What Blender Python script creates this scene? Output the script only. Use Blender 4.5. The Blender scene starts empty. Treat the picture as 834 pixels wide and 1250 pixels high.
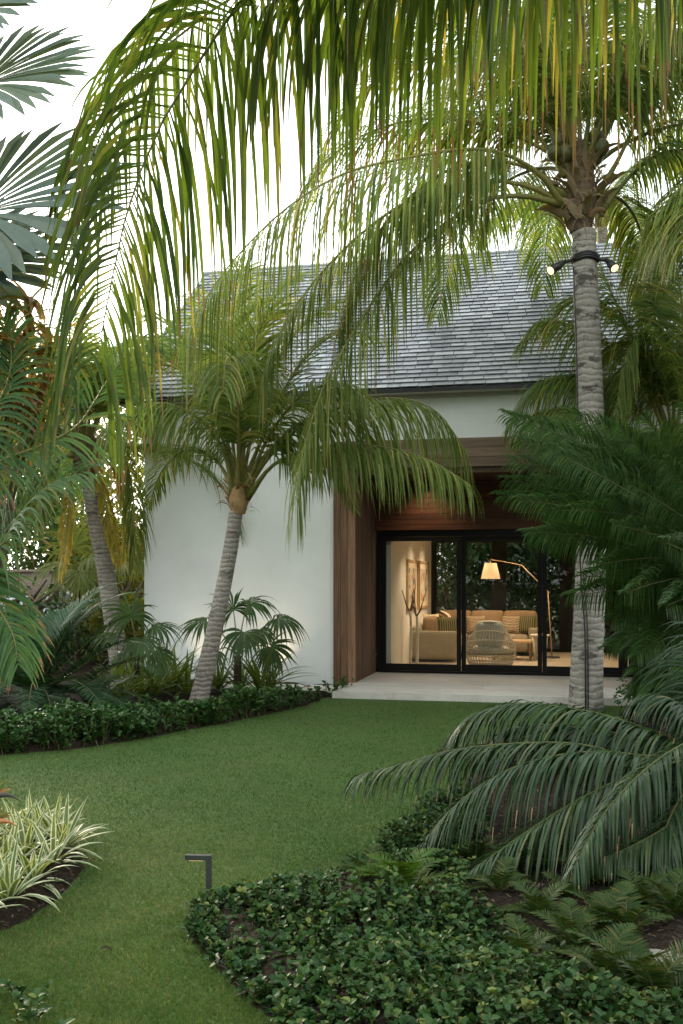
import bpy, math, random
import numpy as np
from mathutils import Vector, Matrix
R = math.radians
scene = bpy.context.scene
COL = scene.collection
F, CX, HY, CH = 1215.0, 417.0, 707.0, 1.75     # focal length and principal lines measured on the photograph, eye height

def P(px, py, Y):                    # photo pixel + distance -> world point
    return np.array([(px - CX) / F * Y, Y, CH + (HY - py) / F * Y])
def G(px, py, z=0.0):                # photo pixel on the ground plane
    Y = (CH - z) * F / (py - HY)
    return ((px - CX) / F * Y, Y)
def rng(s): return np.random.default_rng(s)
def nrm(v):
    v = np.asarray(v, float)
    return v / np.maximum(np.linalg.norm(v, axis=-1, keepdims=True), 1e-9)

# ------------------------------------------------------------------ objects
def tag(o, label=None, cat=None, group=None, kind=None):
    for k, v in (('label', label), ('category', cat), ('group', group), ('kind', kind)):
        if v: o[k] = v
    return o
def thing(name, loc, label, cat, group=None, rz=0.0):
    o = bpy.data.objects.new(name, None); COL.objects.link(o)
    o.location = loc; o.rotation_euler = (0, 0, rz); o.empty_display_size = .2
    return tag(o, label, cat, group)
def duplicate(root, loc, rz=0.0, sc=1.0, label=None):
    r = root.copy(); COL.objects.link(r); r.location = loc; r.rotation_euler = (0, 0, rz); r.scale = (sc, sc, sc)
    if label: r['label'] = label
    for ch in list(root.children):
        c = ch.copy(); COL.objects.link(c); c.parent = r
        for g in ch.children:
            d = g.copy(); COL.objects.link(d); d.parent = c
    return r

class Geo:
    """collects quads and links them as ONE mesh object"""
    def __init__(s): s.V = []; s.Fc = []; s.M = []; s.T = []; s.U = []; s.X = []; s.n = 0
    def add(s, V, Fc, mat=0, tint=0.5, tt=0.0, cr=0.0):
        V = np.asarray(V, float).reshape(-1, 3); Fc = np.asarray(Fc, int).reshape(-1, 4)
        n = len(V)
        s.V.append(V); s.Fc.append(Fc + s.n); s.M.append(np.broadcast_to(np.asarray(mat), (len(Fc),)))
        for lst, a in ((s.T, tint), (s.U, tt), (s.X, cr)): lst.append(np.broadcast_to(np.asarray(a, float), (n,)))
        s.n += n
    def box(s, lo, hi, mat=0, tint=0.5):
        (a, b, c), (d, e, f) = lo, hi
        V = [(a,b,c),(d,b,c),(d,e,c),(a,e,c),(a,b,f),(d,b,f),(d,e,f),(a,e,f)]
        s.add(V, [(0,3,2,1),(4,5,6,7),(0,1,5,4),(1,2,6,5),(2,3,7,6),(3,0,4,7)], mat, tint)
    def bevbox(s, lo, hi, r=.04, mat=0, tint=.5, puff=0.0, n=5):
        """soft cushion-like box: a rounded, slightly bulging superellipsoid"""
        lo = np.array(lo, float); hi = np.array(hi, float); c = (lo + hi) / 2; h = (hi - lo) / 2
        V = []; Fq = []
        g = np.linspace(-1, 1, n * 2 + 1); g = np.sign(g) * np.abs(g) ** .75
        for ax in range(3):
            for sg in (-1, 1):
                k0 = len(V); m = len(g)
                for i in g:
                    for j in g:
                        p = np.zeros(3); p[ax] = sg; p[(ax + 1) % 3] = i; p[(ax + 2) % 3] = j
                        q = p * h
                        inner = np.maximum(h - r, 0)
                        cl = np.clip(q, -inner, inner); d = q - cl; ln = np.linalg.norm(d)
                        if ln > 1e-9: q = cl + d / ln * r
                        u, w = i, j
                        q[ax] += sg * puff * (1 - u * u) * (1 - w * w)
                        V.append(c + q)
                for i in range(m - 1):
                    for j in range(m - 1):
                        a = k0 + i * m + j; f = (a, a + m, a + m + 1, a + 1)
                        Fq.append(f if sg > 0 else f[::-1])
        s.add(V, Fq, mat, tint)
    def tube(s, pts, rad, sides=8, mat=0, tint=.5, cap=True, tt=None):
        pts = np.asarray(pts, float); n = len(pts); rad = np.broadcast_to(np.asarray(rad, float), (n,)).copy()
        T = nrm(np.gradient(pts, axis=0))
        ref = np.array([0, 0, 1.]) if abs(T[0][2]) < .9 else np.array([0, 1., 0])
        N = np.zeros((n, 3)); N[0] = nrm(ref - T[0] * (ref @ T[0]))
        for i in range(1, n):
            N[i] = nrm(N[i-1] - T[i] * (N[i-1] @ T[i]))
        B = np.cross(T, N)
        if cap:
            pts = np.concatenate([pts[:1], pts, pts[-1:]]); N = np.concatenate([N[:1], N, N[-1:]]); B = np.concatenate([B[:1], B, B[-1:]])
            rad = np.concatenate([[rad[0] * .02], rad, [rad[-1] * .02]]); n += 2
        a = np.arange(sides) * 2 * np.pi / sides
        V = pts[:, None] + rad[:, None, None] * (np.cos(a)[None, :, None] * N[:, None] + np.sin(a)[None, :, None] * B[:, None])
        i, j = np.meshgrid(np.arange(n - 1), np.arange(sides), indexing='ij')
        j2 = (j + 1) % sides
        Fq = np.stack([i * sides + j, i * sides + j2, (i + 1) * sides + j2, (i + 1) * sides + j], -1).reshape(-1, 4)
        t = np.repeat(np.linspace(0, 1, n), sides)
        s.add(V.reshape(-1, 3), Fq, mat, tint, t, 0)
    def lathe(s, prof, c=(0, 0, 0), sides=24, mat=0, tint=.5):
        prof = np.asarray(prof, float); n = len(prof); a = np.arange(sides) * 2 * np.pi / sides
        V = np.stack([prof[:, :1] * np.cos(a) + c[0], prof[:, :1] * np.sin(a) + c[1], np.repeat(prof[:, 1:], sides, 1) + c[2]], -1)
        i, j = np.meshgrid(np.arange(n - 1), np.arange(sides), indexing='ij'); j2 = (j + 1) % sides
        s.add(V.reshape(-1, 3), np.stack([i*sides+j, i*sides+j2, (i+1)*sides+j2, (i+1)*sides+j], -1).reshape(-1, 4), mat, tint)
    def strips(s, P0, D, N, L, W, droop=0., segs=4, fold=.25, prof=None, mat=0, tint=.5, curl=None):
        """n leaf blades at once: a bent strip each, folded along its midrib"""
        P0 = np.asarray(P0, float); n = len(P0)
        D = nrm(np.broadcast_to(D, (n, 3))); N = np.broadcast_to(N, (n, 3))
        L = np.broadcast_to(L, (n,)); W = np.broadcast_to(W, (n,)); droop = np.broadcast_to(np.asarray(droop, float), (n,))
        tint = np.broadcast_to(tint, (n,)); prof = prof or PROF_LEAFLET
        pos = P0.copy(); d = D.copy(); N = nrm(N - d * (N * d).sum(1, keepdims=True)); V = []; down = np.array([0, 0, -1.])
        for k in range(segs + 1):
            t = k / segs; w = W * prof(t) * .5
            side = np.cross(d, N); up = N * (w * fold)[:, None]
            V += [pos - side * w[:, None] + up, pos, pos + side * w[:, None] + up]
            pos = pos + d * (L / segs)[:, None]
            d = d + down * (droop / segs * 1.6)[:, None]
            if curl is not None: d = d + curl * (1.0 / segs)
            d = nrm(d); N = nrm(N - d * (N * d).sum(1, keepdims=True))
        V = np.stack(V, 1); m = 3 * (segs + 1)
        k = np.arange(segs)[:, None] * 3 + np.arange(2)[None]
        q = np.stack([k, k + 1, k + 4, k + 3], -1).reshape(-1, 4)
        Fq = (np.arange(n) * m)[:, None, None] + q[None]
        tt = np.tile(np.repeat(np.linspace(0, 1, segs + 1), 3), n); cr = np.tile(np.array([1., 0, 1.]), n * (segs + 1))
        mm = mat if np.isscalar(mat) else np.repeat(mat, len(q))
        s.add(V.reshape(-1, 3), Fq.reshape(-1, 4), mm, np.repeat(tint, m), tt, cr)
    def build(s, name, mats, parent=None, smooth=True, origin=None):
        V = np.concatenate(s.V); Fq = np.concatenate(s.Fc)
        if origin is not None: V = V - np.asarray(origin, float)
        me = bpy.data.meshes.new(name)
        me.vertices.add(len(V)); me.vertices.foreach_set('co', V.astype(np.float32).ravel())
        me.loops.add(len(Fq) * 4); me.loops.foreach_set('vertex_index', Fq.astype(np.int32).ravel())
        me.polygons.add(len(Fq)); me.polygons.foreach_set('loop_start', (np.arange(len(Fq)) * 4).astype(np.int32))
        me.polygons.foreach_set('material_index', np.concatenate(s.M).astype(np.int32))
        me.polygons.foreach_set('use_smooth', np.full(len(Fq), bool(smooth)))
        me.update(calc_edges=True)
        for nm, a in (('tint', s.T), ('along', s.U), ('across', s.X)):
            me.attributes.new(nm, 'FLOAT', 'POINT').data.foreach_set('value', np.concatenate(a).astype(np.float32))
        for m in (mats if isinstance(mats, (list, tuple)) else [mats]): me.materials.append(m)
        o = bpy.data.objects.new(name, me); COL.objects.link(o)
        if parent is not None: o.parent = parent
        elif origin is not None: o.location = tuple(origin)
        return o

PROF_LEAFLET = lambda t: min(1, .35 + t * 3.2) * (1 - t ** 3 * .93)
PROF_OVAL = lambda t: max(.04, math.sin(math.pi * min(1, t * .94 + .04)) ** .7)
PROF_STRAP = lambda t: min(1, .6 + t * 1.5) * max(.03, 1 - max(0, t - .45) ** 1.6 * 2.55)
PROF_NEEDLE = lambda t: min(1, .5 + t * 3) * (1 - t ** 2.2 * .92)
PROF_FAN = lambda t: t / .55 if t < .55 else max(.03, 1 - (t - .55) / .45)

# ------------------------------------------------------------------ materials
def mat_new(name):
    m = bpy.data.materials.new(name); m.use_nodes = True; nt = m.node_tree
    for n in list(nt.nodes): nt.nodes.remove(n)
    return m, nt, nt.nodes.new('ShaderNodeOutputMaterial')
def node(nt, typ, **kw):
    n = nt.nodes.new(typ)
    for k, v in kw.items():
        if k in n.bl_rna.properties: setattr(n, k, v)
        else: n.inputs[k.replace('_', ' ')].default_value = v
    return n
def ramp(nt, fac, stops, interp='LINEAR'):
    n = nt.nodes.new('ShaderNodeValToRGB'); n.color_ramp.interpolation = interp
    el = n.color_ramp.elements
    while len(el) < len(stops): el.new(.5)
    for e, (p, c) in zip(el, stops): e.position = p; e.color = (c, c, c, 1) if np.isscalar(c) else (*c, 1)
    nt.links.new(fac, n.inputs[0]); return n.outputs[0]
def mix(nt, fac, a, b, typ='MIX'):
    n = nt.nodes.new('ShaderNodeMix'); n.data_type = 'RGBA'; n.blend_type = typ
    for i, v in ((0, fac), (6, a), (7, b)):
        if hasattr(v, 'links') and hasattr(v, 'is_output'): nt.links.new(v, n.inputs[i])
        elif i == 0: n.inputs[0].default_value = v
        else: n.inputs[i].default_value = (*v, 1)
    return n.outputs[2]
def math_(nt, op, a, b=0.0, clamp=False):
    n = nt.nodes.new('ShaderNodeMath'); n.operation = op; n.use_clamp = clamp
    for i, v in ((0, a), (1, b)):
        if hasattr(v, 'is_output'): nt.links.new(v, n.inputs[i])
        else: n.inputs[i].default_value = v
    return n.outputs[0]
def attr(nt, name):
    n = nt.nodes.new('ShaderNodeAttribute'); n.attribute_name = name; return n.outputs['Fac']
def noise(nt, scale, detail=4, rough=.6, stretch=None, coord='Object'):
    tc = nt.nodes.new('ShaderNodeTexCoord'); v = tc.outputs[coord]
    if stretch:
        mp = nt.nodes.new('ShaderNodeMapping'); mp.inputs['Scale'].default_value = stretch
        nt.links.new(v, mp.inputs[0]); v = mp.outputs[0]
    n = nt.nodes.new('ShaderNodeTexNoise'); n.inputs['Scale'].default_value = scale
    n.inputs['Detail'].default_value = detail; n.inputs['Roughness'].default_value = rough
    nt.links.new(v, n.inputs[0]); return n.outputs[0]
def bump(nt, h, strength=.3, dist=.01):
    n = nt.nodes.new('ShaderNodeBump'); n.inputs['Strength'].default_value = strength; n.inputs['Distance'].default_value = dist
    nt.links.new(h, n.inputs['Height']); return n.outputs[0]
def finish(nt, out, col, rough=.6, nor=None, spec=.5, metal=0.):
    b = nt.nodes.new('ShaderNodeBsdfPrincipled')
    if hasattr(col, 'is_output'): nt.links.new(col, b.inputs['Base Color'])
    else: b.inputs['Base Color'].default_value = (*col, 1)
    if hasattr(rough, 'is_output'): nt.links.new(rough, b.inputs['Roughness'])
    else: b.inputs['Roughness'].default_value = rough
    b.inputs['Specular IOR Level'].default_value = spec; b.inputs['Metallic'].default_value = metal
    if nor is not None: nt.links.new(nor, b.inputs['Normal'])
    nt.links.new(b.outputs[0], out.inputs[0]); return b

def leaf_mat(name, ca, cb, cy, tip=(.16, .09, .035), yel=.9, tipat=.9, tips=.5, trans=.35, rough=.42, spec=.4, margin=None):
    """ca..cb: spread of green over blades, cy: the ageing blades, tip: dried tips"""
    m, nt, out = mat_new(name)
    ti = attr(nt, 'tint'); al = attr(nt, 'along')
    col = ramp(nt, ti, [(0, ca), (yel * .75, cb), (yel, cy), (1, cy)])
    nz = noise(nt, 9, 3)
    col = mix(nt, .55, col, ramp(nt, nz, [(.3, (.72, .72, .72)), (.7, (1.25, 1.22, 1.1))]), 'MULTIPLY')
    # streaks of yellow along the blade, dry tips on a share of the blades
    h = math_(nt, 'FRACT', math_(nt, 'MULTIPLY', ti, 37.3))
    dry = math_(nt, 'MULTIPLY', math_(nt, 'GREATER_THAN', h, 1 - tips), math_(nt, 'GREATER_THAN', math_(nt, 'ADD', al, math_(nt, 'MULTIPLY', nz, .22)), tipat + .11))
    col = mix(nt, dry, col, tip)
    if margin:
        ac = attr(nt, 'across')
        n2 = noise(nt, 60, 2)
        f = math_(nt, 'GREATER_THAN', math_(nt, 'ADD', ac, math_(nt, 'MULTIPLY', n2, .25)), .70)
        col = mix(nt, f, col, margin)
    b = finish(nt, out, col, rough, spec=spec * .62)
    tr = nt.nodes.new('ShaderNodeBsdfTranslucent')
    tc = mix(nt, 1.0, col, (1.3, 1.28, .55), 'MULTIPLY'); nt.links.new(tc, tr.inputs[0])
    ms = nt.nodes.new('ShaderNodeMixShader'); ms.inputs[0].default_value = trans
    nt.links.new(b.outputs[0], ms.inputs[1]); nt.links.new(tr.outputs[0], ms.inputs[2]); nt.links.new(ms.outputs[0], out.inputs[0])
    return m

M = {}
M['coco'] = leaf_mat('coconut_leaf', (.070, .122, .026), (.20, .25, .07), (.42, .35, .12), yel=.90, tips=.45, trans=.44, spec=.3, rough=.45)
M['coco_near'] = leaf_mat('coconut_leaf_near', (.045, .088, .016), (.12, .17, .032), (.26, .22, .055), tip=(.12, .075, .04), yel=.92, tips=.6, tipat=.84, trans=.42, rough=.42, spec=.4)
M['coco_dark'] = leaf_mat('coconut_leaf_dark', (.055, .115, .026), (.165, .225, .058), (.36, .31, .10), yel=.92, tips=.4, trans=.44, spec=.3, rough=.45)
M['coco_gold'] = leaf_mat('coconut_leaf_gold', (.28, .25, .05), (.46, .36, .08), (.42, .27, .08), yel=.9, tips=.3, trans=.5, spec=.2)
M['rachis'] = leaf_mat('palm_rachis', (.13, .14, .035), (.2, .18, .05), (.3, .22, .07), tips=0, trans=0, rough=.45)
M['rachis_dark'] = leaf_mat('dark_rachis', (.06, .075, .02), (.12, .11, .04), (.18, .13, .05), tips=0, trans=0, rough=.45)
M['cycad'] = leaf_mat('cycad_leaf', (.013, .044, .009), (.054, .110, .025), (.09, .14, .045), tip=(.2, .16, .08), yel=.93, tips=.05, trans=.22, rough=.42, spec=.35)
M['cycad_blue'] = leaf_mat('blue_cycad_leaf', (.016, .048, .022), (.038, .082, .036), (.07, .10, .04), yel=.95, tips=.05, trans=.15, rough=.5, spec=.2)
M['date'] = leaf_mat('low_palm_leaf', (.010, .032, .009), (.034, .072, .02), (.11, .11, .045), tip=(.32, .2, .11), yel=.94, tips=.14, tipat=.8, trans=.12, rough=.36, spec=.5)
M['browntip'] = leaf_mat('brown_tipped_leaf', (.040, .105, .032), (.080, .155, .045), (.18, .18, .05), tip=(.19, .105, .06), yel=.93, tips=.5, tipat=.80, trans=.38, rough=.42, spec=.4)
M['fan_blue'] = leaf_mat('silver_fan_leaf', (.065, .105, .085), (.11, .155, .125), (.15, .17, .11), yel=.95, tips=.1, tipat=.97, trans=.2, rough=.5)
M['fan'] = leaf_mat('thatch_fan_leaf', (.03, .07, .018), (.055, .10, .026), (.12, .14, .04), yel=.95, tips=.2, tipat=.95, trans=.25, rough=.36)
M['fan_pale'] = leaf_mat('pale_fan_leaf', (.10, .14, .03), (.16, .18, .045), (.2, .2, .05), yel=.95, tips=.1, tipat=.95, trans=.4, rough=.4)
M['rust'] = leaf_mat('rust_leaf', (.08, .15, .04), (.22, .16, .06), (.36, .18, .09), tip=(.40, .27, .17), yel=.7, tips=.4, tipat=.8, trans=.4, rough=.5, spec=.3)
M['straw'] = leaf_mat('dry_leaf', (.17, .125, .075), (.30, .23, .14), (.24, .15, .09), tips=.2, trans=.2, rough=.75, spec=.1)
M['cover'] = leaf_mat('ground_cover_leaf', (.012, .042, .012), (.046, .098, .028), (.14, .17, .045), yel=.93, tips=.10, tipat=.85, trans=.18, rough=.5, spec=.24)
M['hedge'] = leaf_mat('hedge_leaf', (.022, .072, .016), (.045, .105, .026), (.09, .15, .04), yel=.95, tips=0, trans=.18, rough=.42, spec=.3)
M['fern'] = leaf_mat('fern_leaf', (.04, .088, .012), (.065, .125, .018), (.11, .15, .03), tip=(.2, .12, .05), yel=.92, tips=.1, trans=.25, rough=.5, spec=.2)
M['fern_dark'] = leaf_mat('dark_fern_leaf', (.022, .05, .012), (.045, .075, .018), (.11, .10, .03), tip=(.2, .12, .05), yel=.9, tips=.25, trans=.2, rough=.5, spec=.2)
M['brom'] = leaf_mat('bromeliad_leaf', (.07, .12, .025), (.14, .18, .04), (.24, .24, .06), yel=.9, tips=.15, tipat=.95, trans=.35, rough=.4)
M['varieg'] = leaf_mat('variegated_leaf', (.09, .15, .06), (.15, .2, .085), (.2, .23, .1), tip=(.5, .45, .25), yel=.95, tips=.1, tipat=.97, trans=.25, rough=.4, margin=(.55, .56, .36))
M['grass'] = leaf_mat('grass_blade', (.030, .080, .016), (.088, .158, .036), (.24, .22, .10), yel=.88, tips=.10, tipat=.7, trans=.28, rough=.55, spec=.2)
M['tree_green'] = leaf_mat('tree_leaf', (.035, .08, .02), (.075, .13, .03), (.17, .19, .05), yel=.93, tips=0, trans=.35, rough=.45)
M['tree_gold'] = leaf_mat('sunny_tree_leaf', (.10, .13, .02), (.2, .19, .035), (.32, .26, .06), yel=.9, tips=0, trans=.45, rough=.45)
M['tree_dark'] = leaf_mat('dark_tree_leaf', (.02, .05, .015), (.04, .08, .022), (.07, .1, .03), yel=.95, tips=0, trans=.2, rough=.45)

def bark_mat(name, ca, cb, dark, ring=22.0, patches=0.0):
    m, nt, out = mat_new(name)
    tc = nt.nodes.new('ShaderNodeTexCoord')
    w = nt.nodes.new('ShaderNodeTexWave'); w.bands_direction = 'Z'; w.inputs['Scale'].default_value = ring / 6.28 * 2
    w.inputs['Distortion'].default_value = 4.5; w.inputs['Detail'].default_value = 3; w.inputs['Detail Scale'].default_value = 1.6
    nt.links.new(tc.outputs['Object'], w.inputs[0])
    n1 = noise(nt, 5, 5); n2 = noise(nt, 45, 3, stretch=(1, 1, .25)); n4 = noise(nt, 7, 4, .7)
    col = mix(nt, n1, ca, cb)
    col = mix(nt, math_(nt, 'MULTIPLY', ramp(nt, w.outputs[1], [(0, .9), (.14, .3), (.34, 0)]), ramp(nt, n4, [(.32, .15), (.6, 1)])), col, dark)
    col = mix(nt, .75, col, ramp(nt, noise(nt, 2.2, 6, .7, stretch=(1, 1, .6)), [(.3, (.62, .60, .58)), (.7, (1.2, 1.19, 1.16))]), 'MULTIPLY')
    col = mix(nt, ramp(nt, n2, [(.33, .4), (.45, 0)]), col, dark)
    if patches:
        n3 = noise(nt, 3.1, 4, .65, stretch=(1, 1, 2.2))
        col = mix(nt, ramp(nt, n3, [(.57, 0), (.63, patches)]), col, (.035, .03, .026))
    h = math_(nt, 'ADD', math_(nt, 'MULTIPLY', w.outputs[1], .6), n2)
    finish(nt, out, col, .85, bump(nt, h, .6, .02), .2)
    return m
M['bark'] = bark_mat('palm_bark', (.36, .325, .285), (.25, .22, .19), (.10, .085, .07), 15, .5)
M['bark_pale'] = bark_mat('pale_palm_bark', (.42, .39, .35), (.31, .285, .255), (.14, .12, .10), 11, .75)
M['bark_dark'] = bark_mat('dark_palm_bark', (.11, .085, .06), (.07, .055, .04), (.03, .025, .02), 30)
M['bark_tree'] = bark_mat('tree_bark', (.16, .12, .09), (.10, .08, .06), (.05, .04, .03), 4)

def simple(name, col, rough=.6, var=.15, scale=6, bmp=.0, metal=0., spec=.5, bscale=None, coord='Object'):
    m, nt, out = mat_new(name)
    n1 = noise(nt, scale, 5, coord=coord)
    c = mix(nt, 1.0, col, ramp(nt, n1, [(.3, 1 - var), (.7, 1 + var)]), 'MULTIPLY')
    nor = bump(nt, noise(nt, bscale or scale * 8, 4), bmp, .006) if bmp else None
    finish(nt, out, c, rough, nor, spec, metal); return m
M['stucco'] = simple('white_stucco', (.76, .77, .745), .9, .055, 1.1, .25, bscale=90, spec=.15)
M['plaster'] = simple('interior_plaster', (.72, .68, .60), .9, .03, 2, .1, spec=.1)
M['black_frame'] = simple('black_door_frame', (.006, .0055, .005), .5, .1, 4, spec=.2)
M['black'] = simple('black_metal', (.016, .016, .016), .45, .2, 8, spec=.5)
M['bronze'] = simple('dark_bronze_metal', (.035, .04, .036), .5, .25, 20, .1)
M['fibre'] = simple('palm_fibre', (.12, .085, .055), .95, .5, 14, .7, bscale=60, spec=.1)
M['sheath'] = simple('palm_leaf_base', (.30, .19, .085), .75, .35, 9, .3, spec=.2)
M['coconut'] = simple('green_coconut', (.07, .075, .02), .45, .3, 6)
M['sofa'] = simple('linen_sofa', (.30, .255, .185), .95, .08, 8, .3, bscale=300, spec=.1)
M['sofa_tan'] = simple('tan_back_cushion', (.27, .185, .11), .95, .1, 8, .3, bscale=300, spec=.1)
M['cream'] = simple('cream_cloth', (.62, .52, .36), .95, .08, 9, .3, bscale=200, spec=.1)
M['sage'] = simple('pale_sage_cushion', (.58, .58, .50), .95, .06, 9, .2, bscale=200, spec=.1)
M['wicker'] = simple('pale_wicker', (.55, .50, .40), .7, .2, 30, spec=.2)
M['whitewood'] = simple('whitewashed_wood', (.60, .56, .48), .7, .12, 12, .2, spec=.2)
M['brownwood'] = simple('brown_wood', (.15, .085, .045), .55, .25, 10, .15)
M['lampwood'] = simple('pale_oak', (.42, .28, .15), .55, .2, 14)
M['rock'] = simple('limestone_rock', (.20, .185, .155), .95, .35, 9, .8, bscale=30, spec=.1)
M['carpaint'] = simple('white_car_paint', (.70, .71, .73), .22, .02, 2)
M['carglass'] = simple('car_glass', (.02, .025, .03), .08, .1, 2)
M['rubber'] = simple('tyre_rubber', (.02, .02, .02), .8, .2, 9)
M['chrome'] = simple('wheel_metal', (.45, .45, .46), .3, .05, 5, metal=.9)
M['flower'] = simple('orange_bract', (.42, .17, .06), .5, .4, 30)
M['darkspathe'] = simple('dark_spathe', (.05, .045, .035), .5, .3, 20)

def wood_mat(name, ca, cb, axis, rough=.7, gap=.0):
    m, nt, out = mat_new(name)
    st = [14, 14, 14]; st[axis] = .7
    n1 = ramp(nt, noise(nt, 1.6, 6, .65, stretch=tuple(st)), [(.3, 0), (.7, 1)]); n2 = noise(nt, 1.1, 3)
    ti = attr(nt, 'tint')
    c = mix(nt, n1, ca, cb); c = mix(nt, .8, c, ramp(nt, ti, [(0, .6), (1, 1.3)]), 'MULTIPLY')
    c = mix(nt, .5, c, ramp(nt, n2, [(.3, .75), (.7, 1.2)]), 'MULTIPLY')
    finish(nt, out, c, rough, bump(nt, n1, .35, .006), .25); return m
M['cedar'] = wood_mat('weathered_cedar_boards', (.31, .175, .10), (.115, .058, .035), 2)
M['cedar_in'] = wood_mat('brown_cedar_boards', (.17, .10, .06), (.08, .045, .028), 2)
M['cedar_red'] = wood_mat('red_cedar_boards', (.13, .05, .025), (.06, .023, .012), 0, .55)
M['cedar_beam'] = wood_mat('weathered_cedar_beam', (.26, .185, .13), (.14, .092, .062), 0)
M['oldbeam'] = wood_mat('old_timber_beam', (.34, .27, .21), (.2, .15, .115), 0)

def slate_mat():
    m, nt, out = mat_new('grey_slate')
    ti = attr(nt, 'tint'); n1 = noise(nt, 14, 5); n2 = noise(nt, .9, 3)
    c = ramp(nt, ti, [(0, (.17, .18, .20)), (.5, (.27, .282, .305)), (1, (.41, .42, .44))])
    c = mix(nt, .7, c, ramp(nt, n1, [(.3, .72), (.7, 1.25)]), 'MULTIPLY'); c = mix(nt, .5, c, ramp(nt, n2, [(.35, .8), (.65, 1.15)]), 'MULTIPLY')
    finish(nt, out, c, .5, bump(nt, n1, .25, .004), .45); return m
M['slate'] = slate_mat()
def stone_mat(name, col, sx, sy, rough=.55, joint=(.3, .28, .25)):
    m, nt, out = mat_new(name)
    tc = nt.nodes.new('ShaderNodeTexCoord')
    b = nt.nodes.new('ShaderNodeTexBrick'); b.inputs['Scale'].default_value = 1.0
    b.inputs['Brick Width'].default_value = sx; b.inputs['Row Height'].default_value = sy; b.inputs['Mortar Size'].default_value = .003
    b.inputs['Color1'].default_value = (*[c * .93 for c in col], 1); b.inputs['Color2'].default_value = (*[min(1, c * 1.06) for c in col], 1); b.inputs['Mortar'].default_value = (*joint, 1)
    nt.links.new(tc.outputs['Object'], b.inputs[0])
    n1 = noise(nt, 3.2, 6, .65, stretch=(1, 3, 1)); n2 = noise(nt, 40, 3)
    c = mix(nt, .8, b.outputs[0], ramp(nt, n1, [(.3, (.78, .74, .70)), (.7, (1.12, 1.12, 1.12))]), 'MULTIPLY')
    c = mix(nt, .4, c, ramp(nt, n2, [(.3, .8), (.7, 1.1)]), 'MULTIPLY')
    finish(nt, out, c, rough, bump(nt, n2, .1, .003), .3); return m
M['travertine'] = stone_mat('travertine_paving', (.62, .585, .54), 1.2, .6, .6, (.40, .37, .33))
M['floor'] = stone_mat('interior_stone_floor', (.52, .44, .34), 1.0, 1.0, .3)
def lawn_mat():
    m, nt, out = mat_new('lawn_turf')
    n1 = noise(nt, 1.3, 5, .7); n2 = noise(nt, 55, 4, .7, stretch=(1, .5, 1)); n3 = noise(nt, .35, 3)
    c = ramp(nt, n2, [(.3, (.020, .040, .010)), (.52, (.060, .112, .024)), (.72, (.13, .185, .055))])
    c = mix(nt, ramp(nt, n1, [(.52, 0), (.75, .5)]), c, (.085, .088, .035))
    c = mix(nt, .6, c, ramp(nt, n3, [(.3, .8), (.7, 1.2)]), 'MULTIPLY')
    finish(nt, out, c, .8, bump(nt, n2, .9, .03), .2); return m
M['lawn'] = lawn_mat()
def soil_mat():
    m, nt, out = mat_new('mulch_soil')
    n1 = noise(nt, 30, 6, .75); n2 = noise(nt, 4, 4)
    c = ramp(nt, n1, [(.3, (.010, .007, .004)), (.55, (.034, .024, .015)), (.78, (.09, .066, .043))])
    c = mix(nt, .6, c, ramp(nt, n2, [(.3, .7), (.7, 1.2)]), 'MULTIPLY')
    finish(nt, out, c, .95, bump(nt, n1, 1, .04), .15); return m
M['soil'] = soil_mat()
M['chip'] = leaf_mat('mulch_chip', (.022, .016, .011), (.06, .044, .03), (.14, .11, .08), yel=.95, tips=0, trans=0, rough=.9, spec=.15)

def glass_mat():
    m, nt, out = mat_new('window_glass')
    fr = nt.nodes.new('ShaderNodeFresnel'); fr.inputs[0].default_value = 1.30
    t = nt.nodes.new('ShaderNodeBsdfTransparent'); t.inputs[0].default_value = (.93, .94, .93, 1)
    g = nt.nodes.new('ShaderNodeBsdfGlossy'); g.inputs['Roughness'].default_value = 0.0
    ms = nt.nodes.new('ShaderNodeMixShader'); nt.links.new(fr.outputs[0], ms.inputs[0])
    nt.links.new(t.outputs[0], ms.inputs[1]); nt.links.new(g.outputs[0], ms.inputs[2]); nt.links.new(ms.outputs[0], out.inputs[0]); return m
M['glass'] = glass_mat()
def emit_mat(name, col, st, base=None):
    m, nt, out = mat_new(name); b = finish(nt, out, base or col, .6)
    b.inputs['Emission Color'].default_value = (*col, 1); b.inputs['Emission Strength'].default_value = st; return m
M['bulb'] = emit_mat('lit_bulb', (1., .66, .32), .62)
M['shade'] = emit_mat('lit_linen_shade', (1., .58, .24), .26, (.5, .4, .27))
M['led'] = emit_mat('lit_led_strip', (1., .62, .28), .12)
def stripes_mat(name, ca, cb, scale, dist, thr=.5, axis='X'):
    m, nt, out = mat_new(name); tc = nt.nodes.new('ShaderNodeTexCoord')
    w = nt.nodes.new('ShaderNodeTexWave'); w.bands_direction = axis; w.inputs['Scale'].default_value = scale; w.inputs['Distortion'].default_value = dist
    w.inputs['Detail'].default_value = 2; w.inputs['Detail Scale'].default_value = 1.2
    nt.links.new(tc.outputs['Object'], w.inputs[0])
    c = mix(nt, ramp(nt, w.outputs[1], [(thr - .06, 0), (thr + .06, 1)]), ca, cb)
    finish(nt, out, c, .9, None, .1); return m
M['tiger'] = stripes_mat('tiger_stripe_cloth', (.10, .06, .035), (.45, .36, .24), 9, 5, .45, 'Z')
M['greenstripe'] = stripes_mat('green_stripe_cloth', (.05, .055, .025), (.20, .17, .085), 7, 1.2, .55, 'X')
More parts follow.
